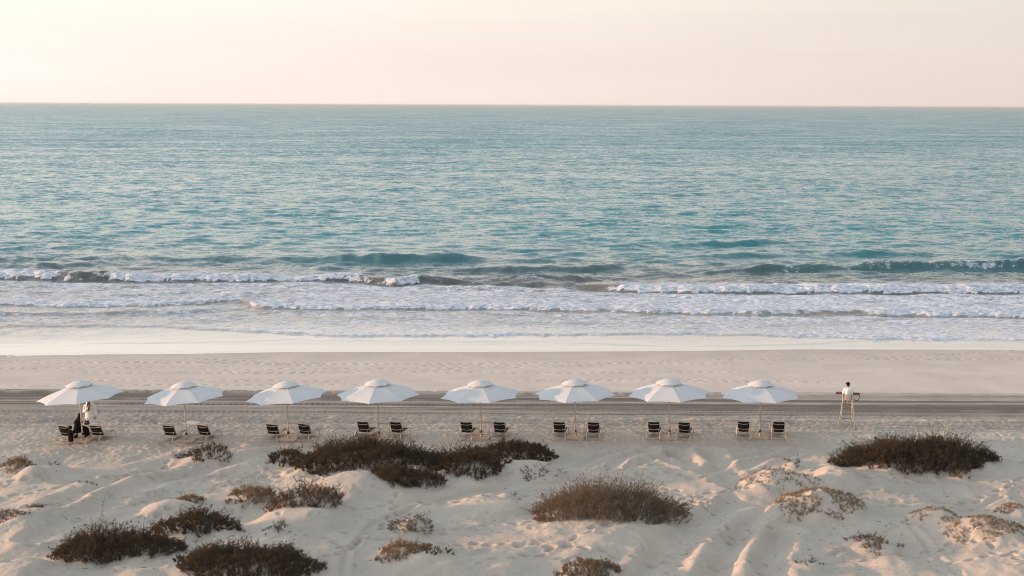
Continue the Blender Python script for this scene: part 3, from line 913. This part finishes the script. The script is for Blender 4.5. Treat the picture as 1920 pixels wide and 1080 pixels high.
def vent_mesh():
    grid = []
    for i, (rr, z) in enumerate([(0.03, 3.045), (0.14, 3.04), (0.30, 3.01), (0.46, 2.95), (0.58, 2.885), (0.68, 2.82)]):
        row = []
        for j in range(65):
            ph = 2 * math.pi * j / 64
            loc = (ph % R(45)) / R(45)
            mid = 4 * loc * (1 - loc)
            k = 1 - 0.05 * mid * (i / 5)
            row.append((math.cos(ph) * rr * k, math.sin(ph) * rr * k, z + (0.035 * mid * (i >= 4)) + 0.012 * mid * math.sin(i * 1.3)))
        grid.append(row)
    return MB().sheet(grid, 0.008).mesh('vent_cap', CANVAS)
me_panel, me_vent = canopy_panel_mesh(), vent_mesh()
me_pole = MB().tube([(0, 0, .06), (0, 0, 2.9)], .036, 14).mesh('pole', POLEM)
me_collar = MB().tube([(0, 0, .07), (0, 0, .34)], .052, 14).tube([(0, 0, .34), (0, 0, .37)], [.062, .04], 14).mesh('collar', POLEM)
me_clamp = MB().tube([(0.03, -.045, .22), (0.03, -.10, .22)], .025, 10).tube([(0, 0, .30), (0, 0, .42)], .058, 12).mesh('clamp_knob', BLACKM)
me_base = MB().box((0, 0, .035), (.92, .92, .09), None, .012).mesh('base_plate', STONE)
me_hub = MB().tube([(0, 0, 2.05), (0, 0, 2.17)], .06, 14).mesh('hub', POLEM)
me_fin = MB().tube([(0, 0, 2.9), (0, 0, 3.08)], [.03, .014], 10).ball((0, 0, 3.09), .028, 10).mesh('finial', CANVAS)
me_rib = MB().tube([(.05, 0, 2.80), (1.0, 0, rim(0, 1.0) - .035), (RC - .02, 0, rim(0, RC) - .03)], .012, 6).mesh('rib', POLEM)
me_strut = MB().tube([(.06, 0, 2.12), (1.0, 0, rim(0, 1.0) - .04)], .010, 6).mesh('strut', POLEM)
ORD = ['first', 'second', 'third', 'fourth', 'fifth', 'sixth', 'seventh', 'eighth']
POLES = [(155, 824.5, -1.6, 124, 3.6), (349.8, 824.4, -1.5, 104, 3.0), (541.4, 822.5, -2.2, 118, 2.6), (710.3, 823.0, -.8, 97, 1.0),
         (902.6, 820.2, -1.3, 121, 1.2), (1079.6, 819.2, -1.8, 105, 0), (1255.8, 820.2, -1.8, 126, 0), (1425.5, 818.8, -1.3, 122, 0)]
pole_pos = []
for i, (px, py, lean, rot, extra) in enumerate(POLES):
    p = gp(px, py, 0.06)
    p.z = sand_z(p.x, p.y)
    pole_pos.append(p)
    side = 'with its canopy shading the standing man' if i == 0 else 'at the end beside the lifeguard chair' if i == 7 else f'{ORD[i]} along the row from the standing man'
    root = tag(link('parasol', None, None, p), f'white eight-sided parasol {side}', 'parasol', 'white parasols in a row on the beach')
    root.scale = [1 + 0.018 * math.sin(i * 2.3 + 1)] * 3
    tilt = (R(0.5), R(lean), 0)
    link('base_plate', me_base, root, rot=(0, 0, -R(9)))
    for nm, me in (('pole', me_pole), ('collar', me_collar), ('clamp_knob', me_clamp), ('hub', me_hub), ('finial', me_fin)):
        link(nm, me, root, rot=tilt)
    T = Matrix.Rotation(R(lean - extra), 4, 'Y') @ Matrix.Rotation(R(0.5), 4, 'X')
    T0 = Matrix.Rotation(R(lean), 4, 'Y') @ Matrix.Rotation(R(0.5), 4, 'X')
    shift = T0 @ Vector((0, 0, 2.8)) - T @ Vector((0, 0, 2.8))
    Tm = Matrix.Translation(shift) @ T
    def put(nm, me, ang):
        o = link(nm, me, root)
        o.matrix_local = Tm @ Matrix.Rotation(ang, 4, 'Z')
        return o
    a0 = -R(rot)
    for k in range(8):
        put('canopy_panel', me_panel, a0 + k * R(45))
        put('rib', me_rib, a0 + k * R(45))
        put('strut', me_strut, a0 + k * R(45))
    put('vent_cap', me_vent, a0)

# ------------------------------------------------------------------ loungers
SLING = mat('dark brown sling mesh', (0.030, 0.024, 0.020), 0.7, spec=.08, noise=.3, nscale=60)
TOWEL = mat('pale towel', (0.50, 0.46, 0.40), 0.95, noise=.12, nscale=30, bump=.3)
hw = 0.335
HZ, HY = 0.30, -0.28                           # hinge of the backrest
TY, TZ = -0.72, 0.92                           # its top
def bp(t, x, d=0.0):                           # a point of the backrest plane, d behind it
    nx = Vector((0, -(TZ - HZ), (TY - HY))).normalized()
    q = Vector((x, HY + (TY - HY) * t, HZ + (TZ - HZ) * t))
    return q + nx * d
LM = {}
for s, nm in ((-1, 'a'), (1, 'b')):
    LM['rail' + nm] = MB().tube([(s * hw, -.90, .285), (s * hw, -.76, .315), (s * hw, .82, .285), (s * hw, .92, .26)], .024).mesh('rail', WHITEM)
    LM['rear' + nm] = MB().tube([(s * (hw + .025), -1.0, -.04), (s * (hw + .01), -.97, .19), (s * hw, -.90, .285)], .025).mesh('leg', WHITEM)
    LM['front' + nm] = MB().tube([(s * (hw + .01), 1.0, -.04), (s * (hw + .005), .985, .19), (s * hw, .92, .26)], .025).mesh('leg', WHITEM)
LM['backframe'] = MB().tube([bp(0, -hw + .04), bp(.95, -hw + .04), bp(1, -hw + .08), bp(1, hw - .08), bp(.95, hw - .04), bp(0, hw - .04)], .018).mesh('backrest_frame', WHITEM)
def sling_back():
    return MB().sheet([[bp(t, x, .0 + .035 * (1 - (x / .29) ** 2)) for x in np.linspace(-.285, .285, 7)] for t in np.linspace(.0, .985, 7)], .012).mesh('backrest_sling', SLING)
LM['backsling'] = sling_back()
LM['seatsling'] = MB().sheet([[(x, yy, .30 - .025 * (1 - (x / .31) ** 2)) for x in np.linspace(-.31, .31, 7)] for yy in np.linspace(HY, .86, 8)], .012).mesh('seat_sling', SLING)
def cross(t):
    return MB().tube([bp(t - .07 * (1 - (x / .29) ** 2), x, .055 + .01 * (1 - (x / .29) ** 2)) for x in np.linspace(-.29, .29, 9)], .014, 6).mesh('crossbar', WHITEM)
LM['cb1'], LM['cb2'] = cross(.86), cross(.36)
LM['str1'] = MB().tube([(-hw - .012, -.985, .10), (hw + .012, -.985, .10)], .014, 6).mesh('stretcher', WHITEM)
LM['str2'] = MB().tube([(-hw, .90, .265), (hw, .90, .265)], .014, 6).mesh('stretcher', WHITEM)
LM['prop'] = MB().tube([bp(.36, -.26, .05), (-.26, -.86, .30), (.26, -.86, .30), bp(.36, .26, .05)], .010, 6).mesh('back_prop', WHITEM)
def towel_mesh():
    prof = [(.88, .335), (.4, .33), (0, .325), (HY + .02, .345)]
    pts = [Vector((0, a, b)) for a, b in prof] + [bp(.3, 0, -.035), bp(.65, 0, -.035), bp(.97, 0, -.035), bp(1.025, 0, .0), bp(1.01, 0, .04), bp(.965, 0, .055)]
    return MB().sheet([[p + Vector((x, 0, .012 * math.sin(x * 9 + k))) for x in np.linspace(-.30, .30, 7)] for k, p in enumerate(pts)], .022).mesh('beach_towel', TOWEL)
LM['towel'] = towel_mesh()
BEDS = [(114, 832.5, 10, 174, 832.3, 9), (311, 832, 9, 374.5, 831.2, 12), (506, 829.6, 8, 566, 829, 9), (677, 826.5, 10, 738.5, 826.5, 11),
        (872, 827.5, 8, 934, 827, 9), (1047, 827, 7, 1112, 826.5, 6), (1224.5, 825.8, 9, 1281, 827, 12), (1393.6, 825.5, 9, 1459.6, 825.5, 9.5)]
bed_roots = []
for i, bspec in enumerate(BEDS):
    for s in (0, 1):
        px, py, yaw = bspec[3 * s:3 * s + 3]
        p = gp(px, py, 0)
        d = Vector((math.sin(R(yaw)), math.cos(R(yaw)), 0))
        c = p + d * 0.98
        zs = [sand_z(*(c + d * a + Vector((d.y, -d.x, 0)) * b).xy) for a in (-.98, .98) for b in (-.34, .34)]
        c.z = sum(zs) / 4
        where = ('the standing man' if i == 0 else 'the lifeguard chair') if i in (0, 7) else ''
        pn = f'{ORD[i]} parasol from the standing man' if 0 < i < 7 else ('parasol above the standing man' if i == 0 else 'parasol next to the lifeguard chair')
        lr = 'left' if s == 0 else 'right'
        root = tag(link('sun_lounger', None, None, c, (0, 0, -R(yaw))),
                   f'dark sling lounger on the {lr} of the {pn}', 'lounger', 'sun loungers in pairs under the parasols')
        for nm, key in (('rail', 'raila'), ('rail', 'railb'), ('leg', 'reara'), ('leg', 'rearb'), ('leg', 'fronta'), ('leg', 'frontb'),
                        ('backrest_frame', 'backframe'), ('backrest_sling', 'backsling'), ('seat_sling', 'seatsling'), ('crossbar', 'cb1'),
                        ('crossbar', 'cb2'), ('stretcher', 'str1'), ('stretcher', 'str2'), ('back_prop', 'prop')):
            link(nm, LM[key], root)
        bed_roots.append(root)
        if i < 3:
            tw = link('beach_towel', LM['towel'], None, c, (0, 0, -R(yaw)))
            tag(tw, f'pale towel over the {lr} lounger of the {pn}', 'towel', 'towels on the loungers nearest the standing man')

# ------------------------------------------------------------------ side tables
TABLEM = mat('white table top', (0.78, 0.76, 0.73), 0.5, noise=.05)
me_top = MB().box((0, 0, .60), (.72, .66, .03), None, .008).mesh('table_top', TABLEM)
me_top_dull = MB().box((0, 0, .60), (.66, .58, .028), None, .008).mesh('table_top', mat('beige slatted top', (0.46, 0.40, 0.33), 0.7, noise=.3, nscale=25))
me_apron = MB().box((0, 0, .565), (.60, .54, .035), None, .004).mesh('apron', WHITEM)
me_tlegs = [MB().tube([(sx * .22, sy * .20, .57), (sx * .24, sy * .22, -.04)], .016, 8).mesh('leg', WHITEM) for sx in (-1, 1) for sy in (-1, 1)]
TABLES = [(167, 816), (360, 815.5), (549, 813), (720, 813.5), (908, 810.5), (1086, 809.5), (1263, 810.5), (1434, 809)]
tab_pos = []
for i, (px, py) in enumerate(TABLES):
    p = gp(px, py, 0)
    p.z = sand_z(p.x, p.y)
    tab_pos.append(p)
    pn = f'{ORD[i]} parasol from the standing man' if 0 < i < 7 else ('parasol above the standing man' if i == 0 else 'parasol next to the lifeguard chair')
    root = tag(link('side_table', None, None, p, (0, 0, -R(9))), f'small {"white" if i == 1 else "pale beige"} table behind the pole of the {pn}' if i else 'small white table carrying the black handbag', 'table', 'white side tables under the parasols')
    link('table_top', me_top if i < 2 else me_top_dull, root)
    link('apron', me_apron, root)
    for me in me_tlegs:
        link('leg', me, root)

# ------------------------------------------------------------------ people
SKIN = mat('tan skin', (0.30, 0.17, 0.11), 0.6, noise=.1)
SKIN2 = mat('light tan skin', (0.42, 0.26, 0.18), 0.6, noise=.1)
WHITEC = mat('white cotton', (0.88, 0.88, 0.88), 0.9, spec=.08, noise=.05, nscale=8)
BLACKC = mat('black cloth', (0.012, 0.011, 0.011), 0.9, spec=.08, noise=.3, nscale=8)
HAIR = mat('black hair', (0.015, 0.012, 0.010), 0.6, spec=.08, noise=.3, nscale=30)
def finish(mb, name, m, parent, voxel=0.012, it=4):
    me = mb.mesh(name, m)
    o = link(name, me, parent)
    rm = o.modifiers.new('remesh', 'REMESH')
    rm.mode, rm.voxel_size, rm.use_smooth_shade = 'VOXEL', voxel, True
    sm = o.modifiers.new('smooth', 'SMOOTH')
    sm.factor, sm.iterations = 0.5, it
    return o
def hand(mb, w, d, side, k=1.0, curl=0.5):      # w wrist, d direction of the hand, side = where the thumb goes
    w, d, side = Vector(w), Vector(d).normalized(), Vector(side).normalized()
    pn = d.cross(side).normalized()
    mb.cap(w, .026 * k, w + d * .075 * k, .030 * k)
    for q, (off, ln) in enumerate(((.030, .072), (.011, .080), (-.010, .074), (-.029, .058))):
        a = w + d * .075 * k + side * off * k
        b = a + (d * .55 + pn * .25 * curl) * ln * k
        c = b + (d * (.5 - .3 * curl) + pn * .55 * curl) * ln * k * .8
        mb.cap(a, .0095 * k, b, .009 * k, 8)
        mb.cap(b, .009 * k, c, .0075 * k, 8)
    a = w + d * .025 * k + side * .024 * k
    b = a + (side * .7 + d * .55).normalized() * .040 * k
    mb.cap(a, .012 * k, b, .010 * k, 8)
    mb.cap(b, .010 * k, b + (d * .9 + side * .15).normalized() * .032 * k, .008 * k, 8)
def head(mb, c, face, k=1.0, up=Vector((0, 0, 1))):   # head with brow, nose, mouth, chin and ears; c = centre
    c, f = Vector(c), Vector(face).normalized()
    s = f.cross(up).normalized()
    rot = Matrix((s, f, up)).transposed()
    mb.ball(c, (.076 * k, .096 * k, .112 * k), 18, rot)
    mb.ball(c + f * .028 * k - up * .065 * k, (.055 * k, .062 * k, .058 * k), 14, rot)
    mb.cap(c + f * .094 * k + up * .012 * k, .010 * k, c + f * .112 * k - up * .026 * k, .015 * k, 8)
    mb.cap(c + f * .088 * k - up * .062 * k - s * .02 * k, .009 * k, c + f * .088 * k - up * .062 * k + s * .02 * k, .009 * k, 8)
    for t in (-1, 1):
        mb.cap(c + f * .086 * k + up * .025 * k + s * t * .015 * k, .009 * k, c + f * .076 * k + up * .025 * k + s * t * .048 * k, .009 * k, 8)
        mb.ball(c + s * t * .078 * k - f * .005 * k - up * .005 * k, (.012 * k, .022 * k, .034 * k), 10, rot)
EYE = mat('dark eye', (0.02, 0.015, 0.012), 0.2)
def eyes(parent, c, face, k=1.0):
    c, f = Vector(c), Vector(face).normalized()
    s = f.cross(Vector((0, 0, 1))).normalized()
    for t in (-1, 1):
        link('eye', MB().ball(c + f * .084 * k + s * t * .031 * k + Vector((0, 0, .004 * k)), .012 * k, 8).mesh('eye', EYE), parent)

# --- the standing man, facing the camera, phone in one hand (local: -y towards the camera)
p = gp(169.5, 812.0, 0)
p.z = sand_z(p.x, p.y)
man = tag(link('person', None, None, p, (0, 0, R(-6))), 'person standing in a long white robe and white headscarf, looking at a phone', 'person')
man.scale = (1.08, 1.05, 1.04)
b = MB()
H0 = Vector((0.005, -.02, 1.635))
face = Vector((0.05, -1, -.12))
b.cap((0, .01, 1.42), .062, (0, 0, 1.54), .055)
head(b, H0, face)
b.cap((-.06, .02, 1.12), .13, (.06, .02, 1.12), .13).cap((0, .02, 1.1), .15, (0, .02, 1.36), .155).cap((-.15, .02, 1.39), .075, (.15, .02, 1.39), .075)
b.cap((0, .02, .92), .155, (0, .02, 1.12), .14)
for s in (-1, 1):
    b.cap((s * .09, .02, .92), .088, (s * .10, .01, .50), .060).cap((s * .10, .01, .50), .055, (s * .11, .03, .09), .040)
    b.cap((s * .11, .05, .035), .035, (s * .125, -.12, .028), .030)
# image-left arm bent to the chest, image-right arm hanging
b.cap((-.20, .02, 1.38), .055, (-.265, -.02, 1.10), .043).cap((-.265, -.02, 1.10), .042, (-.05, -.22, 1.20), .030)
hand(b, (-.04, -.225, 1.205), (.9, -.25, .3), (0, -.3, 1), 1.0, .6)
b.cap((.20, .02, 1.38), .055, (.265, .03, 1.09), .043).cap((.265, .03, 1.09), .042, (.275, -.03, .84), .030)
hand(b, (.275, -.03, .835), (.02, -.08, -1), (-.3, -1, 0), 1.0, .5)
finish(b, 'body', SKIN, man, .010)
eyes(man, H0, face)
b = MB()
prof = [(.075, 1.45, .07), (.17, 1.42, .10), (.225, 1.36, .135), (.225, 1.2, .155), (.215, 1.0, .165), (.225, .7, .17), (.245, .35, .19), (.265, .06, .20)]
rings = []
for rx_, z, ry_ in prof:
    rings.append([b.bm.verts.new((math.cos(a) * rx_ * (1 + .04 * math.sin(a * 7 + z * 2) * (1.4 - z)), .02 + math.sin(a) * ry_, z)) for a in np.linspace(0, 2 * math.pi, 28, endpoint=False)])
for q, w in zip(rings, rings[1:]):
    for k in range(28):
        b.bm.faces.new((q[k], q[(k + 1) % 28], w[(k + 1) % 28], w[k]))
b.bm.faces.new(rings[0])
b.bm.faces.new(list(reversed(rings[-1])))
b.cap((-.20, .02, 1.36), .085, (-.27, -.02, 1.09), .075).cap((-.27, -.02, 1.09), .072, (-.085, -.20, 1.185), .055)
b.cap((.20, .02, 1.36), .085, (.27, .03, 1.08), .075).cap((.27, .03, 1.08), .07, (.275, -.025, .88), .058)
finish(b, 'robe', WHITEC, man, .012, 3)
b = MB()                                       # headscarf: hood open at the face, falling on the shoulders
sc_ = []
for i, (z, r_, yo) in enumerate([(1.765, .02, .0), (1.75, .075, .0), (1.70, .105, .01), (1.62, .135, .02), (1.52, .17, .035), (1.42, .20, .05), (1.30, .235, .06), (1.22, .24, .07)]):
    op = [0, 0, .22, .40, .40, .5, .7, .85][i]
    sc_.append([(math.sin(a) * r_ * 1.0, yo + math.cos(a) * r_ * .92, z + (.03 * math.cos(a * 2) if i > 5 else 0)) for a in np.linspace(-math.pi + op, math.pi - op, 25)])
link('headscarf', b.sheet(sc_, .012).mesh('headscarf', WHITEC), man)
ring = [(math.cos(a) * .103, .0 + math.sin(a) * .108, 1.722 + .012 * math.sin(a)) for a in np.linspace(0, 2 * math.pi, 24)]
link('head_cord', MB().tube(ring, .011, 6).mesh('head_cord', BLACKC), man)
link('beard', MB().ball(H0 + Vector((0.004, -.050, -.082)), (.054, .045, .038), 14).mesh('beard', HAIR), man)
ph = link('phone', MB().box((0, 0, 0), (.075, .012, .15), None, .004).mesh('phone', BLACKM), None, p + Matrix.Rotation(R(-6), 3, 'Z') @ Vector((.075, -.30, 1.30)), (R(-35), R(38), R(8)))
tag(ph, 'dark phone held at the chest of the person in white', 'phone')

# --- the seated woman in black, on the edge of the left lounger under the first parasol
L1bed = bed_roots[0]
p = gp(150, 822.0, 0)
p.z = sand_z(p.x, p.y)
wom = tag(link('person', None, None, p, (0, 0, R(-62))), 'person in a long black robe and veil sitting on a lounger under the first parasol', 'person')
# local: faces -y ... turned so that the face looks to the right and away
wom.rotation_euler = (0, 0, R(125))
b = MB()
H1 = Vector((0, -.06, 1.15))
b.cap((0, .03, .95), .055, (0, -.03, 1.06), .05)
head(b, H1, Vector((0, -1, -.15)), .96)
b.cap((0, .10, .50), .14, (0, .06, .90), .12).cap((-.13, .06, .93), .06, (.13, .06, .93), .06)
for s in (-1, 1):
    b.cap((s * .09, .10, .47), .085, (s * .10, -.32, .47), .060).cap((s * .10, -.32, .47), .055, (s * .10, -.36, .08), .038)
    b.cap((s * .10, -.33, .035), .033, (s * .11, -.50, .026), .028)
    b.cap((s * .17, .06, .91), .048, (s * .22, -.02, .66), .038).cap((s * .22, -.02, .66), .036, (s * .10, -.22, .57), .028)
    hand(b, (s * .10, -.225, .57), (-s * .5, -1, -.1), (-s, 0, .2), .9, .6)
finish(b, 'body', SKIN2, wom, .010)
eyes(wom, H1, Vector((0, -1, -.15)), .96)
b = MB()
b.cap((0, .10, .50), .21, (0, .07, .82), .175).cap((-.13, .06, .88), .10, (.13, .06, .88), .10)
for s in (-1, 1):
    b.cap((s * .10, .08, .48), .13, (s * .11, -.30, .46), .11).cap((s * .11, -.32, .45), .11, (s * .12, -.36, .10), .13)
    b.cap((s * .18, .06, .88), .085, (s * .24, -.02, .65), .075).cap((s * .24, -.02, .65), .07, (s * .13, -.19, .575), .06)
b.cap((0, -.1, .46), .12, (0, -.32, .44), .12).cap((0, -.34, .40), .12, (0, -.36, .09), .14)
b.cap((0, .22, .42), .13, (0, .25, .14), .15)
finish(b, 'robe', BLACKC, wom, .014, 4)
b = MB()
sc_ = []
for i, (z, r_, yo) in enumerate([(1.285, .02, -.04), (1.27, .07, -.04), (1.22, .105, -.035), (1.14, .118, -.03), (1.05, .115, -.01), (.96, .16, .04), (.86, .22, .06), (.78, .235, .07)]):
    op = [0, 0, .45, .62, .5, .1, .05, .05][i]
    sc_.append([(math.sin(a) * r_, yo + math.cos(a) * r_ * .95, z) for a in np.linspace(-math.pi + op, math.pi - op, 25)])
link('veil', b.sheet(sc_, .012).mesh('veil', BLACKC), wom)

# --- the small child in black, standing behind the left lounger
p = gp(133, 833.0, 0)
p.z = sand_z(p.x, p.y)
kid = tag(link('person', None, None, p, (0, 0, R(160))), 'small child with dark hair in black clothes, standing behind a lounger', 'person')
kid.scale = (1.1, 1.1, 1.1)
b = MB()
H2 = Vector((0, 0, .79))
b.cap((0, 0, .64), .036, (0, 0, .72), .034)
head(b, H2, Vector((0.2, -1, 0)), .82)
b.cap((0, 0, .40), .085, (0, 0, .60), .080).cap((-.075, 0, .62), .04, (.075, 0, .62), .04)
for s in (-1, 1):
    b.cap((s * .045, 0, .38), .055, (s * .05, -.01, .21), .040).cap((s * .05, -.01, .21), .036, (s * .052, .01, .05), .025)
    b.cap((s * .052, .02, .022), .022, (s * .058, -.075, .018), .019)
    b.cap((s * .10, 0, .61), .032, (s * .135, 0, .48), .026).cap((s * .135, 0, .48), .025, (s * .14, -.06, .37), .018)
    hand(b, (s * .14, -.062, .365), (0, -.25, -1), (-s * .2, -1, 0), .58, .5)
finish(b, 'body', SKIN2, kid, .007)
eyes(kid, H2, Vector((0.2, -1, 0)), .82)
b = MB()
b.cap((0, 0, .42), .105, (0, 0, .60), .098).cap((-.08, 0, .615), .055, (.08, 0, .615), .055)
for s in (-1, 1):
    b.cap((s * .045, 0, .38), .075, (s * .052, -.005, .20), .068)
    b.cap((s * .10, 0, .605), .050, (s * .132, 0, .49), .046)
finish(b, 'clothes', BLACKC, kid, .008, 3)
b = MB()
b.ball(H2 + Vector((-.008, .022, .024)), (.084, .096, .090), 16)
link('hair', b.mesh('hair', HAIR), kid)

# --- black handbag on the first table
tp = tab_pos[0] + Vector((-.06, -.10, .615))
bag = tag(link('handbag', None, None, tp, (0, 0, R(-12))), 'black handbag with a rounded handle standing on the white table', 'handbag')
LEATH = mat('black leather', (0.012, 0.010, 0.010), 0.45, noise=.3, nscale=40)
bb = bmesh.new()
V_ = [bb.verts.new(v) for v in ((-.15, -.075, 0), (.15, -.075, 0), (.15, .075, 0), (-.15, .075, 0), (-.10, -.03, .22), (.10, -.03, .22), (.10, .03, .22), (-.10, .03, .22))]
for f in ((3, 2, 1, 0), (4, 5, 6, 7), (0, 1, 5, 4), (1, 2, 6, 5), (2, 3, 7, 6), (3, 0, 4, 7)):
    bb.faces.new([V_[i] for i in f])
bmesh.ops.bevel(bb, geom=list(bb.edges), offset=.018, segments=3, affect='EDGES', profile=.5)
q = MB()
q.bm.free()
q.bm = bb
link('bag_body', q.mesh('bag_body', LEATH), bag)
for s in (-1, 1):
    link('handle', MB().tube([(math.cos(a) * .07, s * .025, .205 + math.sin(a) * .11) for a in np.linspace(0, math.pi, 14)], .010, 6).mesh('handle', LEATH), bag)
link('clasp', MB().box((0, -.052, .13), (.05, .012, .03), None, .003).mesh('clasp', WHITEM), bag)

# ------------------------------------------------------------------ lifeguard chair and lifeguard
p = gp(1587.5, 801.0, 0)
p.z = sand_z(p.x, p.y)
CHAIRM = mat('worn tan metal', (0.56, 0.49, 0.42), 0.55, noise=.15)
WOOD = mat('brown varnished wood', (0.20, 0.105, 0.05), 0.55, noise=.45, nscale=14)
RUNG = mat('grey brown wood', (0.22, 0.17, 0.13), 0.7, noise=.3, nscale=14)
PANEL = mat('beige seat panel', (0.55, 0.45, 0.36), 0.7, noise=.1)
ch = tag(link('lifeguard_chair', None, None, p, (0, 0, R(-12))), 'tall pale metal lifeguard chair with ladder and brown arm board', 'lifeguard chair')
# local: +y towards the sea
for s in (-1, 1):
    link('leg', MB().tube([(s * .46, -.42, -.05), (s * .24, -.22, 1.52), (s * .24, -.22, 1.78)], .026, 10).mesh('leg', CHAIRM), ch)
    link('leg', MB().tube([(s * .27, .78, -.05), (s * .24, .26, 1.50)], .026, 10).mesh('leg', CHAIRM), ch)
    link('side_rail', MB().tube([(s * .24, -.22, 1.50), (s * .24, .26, 1.50)], .022, 8).mesh('side_rail', CHAIRM), ch)
    link('arm_support', MB().tube([(s * .26, .20, 1.50), (s * .28, .20, 1.80)], .018, 8).mesh('arm_support', CHAIRM), ch)
    link('brace', MB().tube([(s * .40, -.35, .42), (s * .26, .62, .42)], .014, 8).mesh('brace', CHAIRM), ch)
    link('foot_pad', MB().box((s * .46, -.42, .01), (.13, .13, .04), None, .01).mesh('foot_pad', RUNG), ch)
for k, z in enumerate((.34, .62, .90, 1.16)):
    t = (z + .05) / 1.55
    yy, xx = .78 + (.26 - .78) * t, .27 - .03 * t
    link('rung', MB().box((0, yy, z), (2 * xx, .07, .035), None, .005).mesh('rung', RUNG), ch)
link('stretcher', MB().tube([(-.405, -.37, .36), (.405, -.37, .36)], .014, 8).mesh('stretcher', CHAIRM), ch)
link('foot_rest', MB().box((0, .46, 1.17), (.56, .20, .03), None, .005).mesh('foot_rest', RUNG), ch)
link('seat', MB().box((0, .02, 1.52), (.50, .52, .04), None, .01).mesh('seat', PANEL), ch)
link('backrest', MB().sheet([[(x, -.25 - .03 * (z - 1.55) - .02 * (1 - (x / .2) ** 2), z) for x in np.linspace(-.185, .185, 7)] for z in np.linspace(1.53, 1.84, 4)], .025).mesh('backrest', PANEL), ch)
link('center_post', MB().tube([(0, -.20, 1.16), (0, -.22, 1.52)], .013, 8).mesh('center_post', CHAIRM), ch)
link('arm_board', MB().box((0, .22, 1.80), (1.24, .15, .12), None, .012).mesh('arm_board', WOOD), ch)
for s in (-1, 1):
    link('board_grip', MB().tube([(s * .62, .22, 1.80), (s * .69, .22, 1.80), (s * .70, .22, 1.70)], .018, 8).mesh('board_grip', CHAIRM), ch)
link('rescue_strap', MB().tube([(.60, .14, 1.74), (.61, .12, 1.60), (.53, .08, 1.47), (.42, .06, 1.46), (.34, .04, 1.55)], .014, 6).mesh('rescue_strap', BLACKC), ch)
guard = tag(link('person', None, None, p + Matrix.Rotation(R(-12), 3, 'Z') @ Vector((0, .14, 0)), (0, 0, R(168))), 'person in a white shirt and black cap sitting on the lifeguard chair', 'person')
b = MB()                                        # local: faces -y, which is the sea side after turning
H3 = Vector((0.0, .06, 2.30))
fc = Vector((.55, -1, -.08))
b.cap((0, .14, 2.08), .055, (0, .08, 2.20), .05)
head(b, H3, fc, 1.08)
b.cap((0, .13, 1.66), .12, (0, .13, 1.98), .125).cap((-.13, .14, 2.08), .06, (.13, .14, 2.08), .06)
for s in (-1, 1):
    b.cap((s * .09, .10, 1.63), .09, (s * .13, -.34, 1.62), .062).cap((s * .13, -.34, 1.62), .056, (s * .13, -.40, 1.26), .040)
    b.cap((s * .13, -.38, 1.235), .034, (s * .14, -.54, 1.225), .028)
    b.cap((s * .17, .14, 2.06), .048, (s * .25, .08, 1.80), .040).cap((s * .25, .08, 1.80), .038, (s * .28, -.06, 1.885), .030)
    hand(b, (s * .28, -.065, 1.89), (0, -1, -.15), (-s, 0, .2), 1.0, .45)
finish(b, 'body', SKIN, guard, .010)
eyes(guard, H3, fc)
b = MB()
b.cap((0, .13, 1.68), .150, (0, .14, 1.98), .158).cap((-.13, .14, 2.08), .085, (.13, .14, 2.08), .085)
for s in (-1, 1):
    b.cap((s * .165, .14, 2.06), .072, (s * .235, .09, 1.83), .062)
finish(b, 'shirt', WHITEC, guard, .012, 3)
b = MB()
for s in (-1, 1):
    b.cap((s * .09, .12, 1.64), .125, (s * .13, -.28, 1.625), .088)
finish(b, 'shorts', BLACKC, guard, .012, 3)
fn = fc.normalized()
sn = fn.cross(Vector((0, 0, 1))).normalized()
b = MB()
rot = Matrix((sn, fn, Vector((0, 0, 1)))).transposed()
b.ball(H3 + Vector((0, 0, .045)), (.104, .120, .10), 16, rot)
b.ball(H3 + fn * .145 + Vector((0, 0, .05)), (.082, .10, .014), 14, rot)
link('cap', b.mesh('cap', BLACKC), guard)
b = MB()
b.ball(H3 - fn * .018 + Vector((0, 0, -.005)), (.083, .092, .085), 14, rot)
link('hair', b.mesh('hair', HAIR), guard)

# ------------------------------------------------------------------ humid air over the sea
hz = bpy.data.materials.new('sea haze')
nt, n, L = nodes(hz)
nt.nodes.clear()
ho = n('ShaderNodeOutputMaterial')
hv = n('ShaderNodeVolumePrincipled', ins={'Color': (0.95, 0.93, 0.90, 1), 'Density': 0.00004, 'Anisotropy': 0.2})
L(hv.outputs[0], ho.inputs['Volume'])
tag(link('haze', MB().box((0, 17600, 5.5), (120000, 45200, 25)).mesh('haze', hz)), 'thin humid haze over the sea', None, kind='stuff')
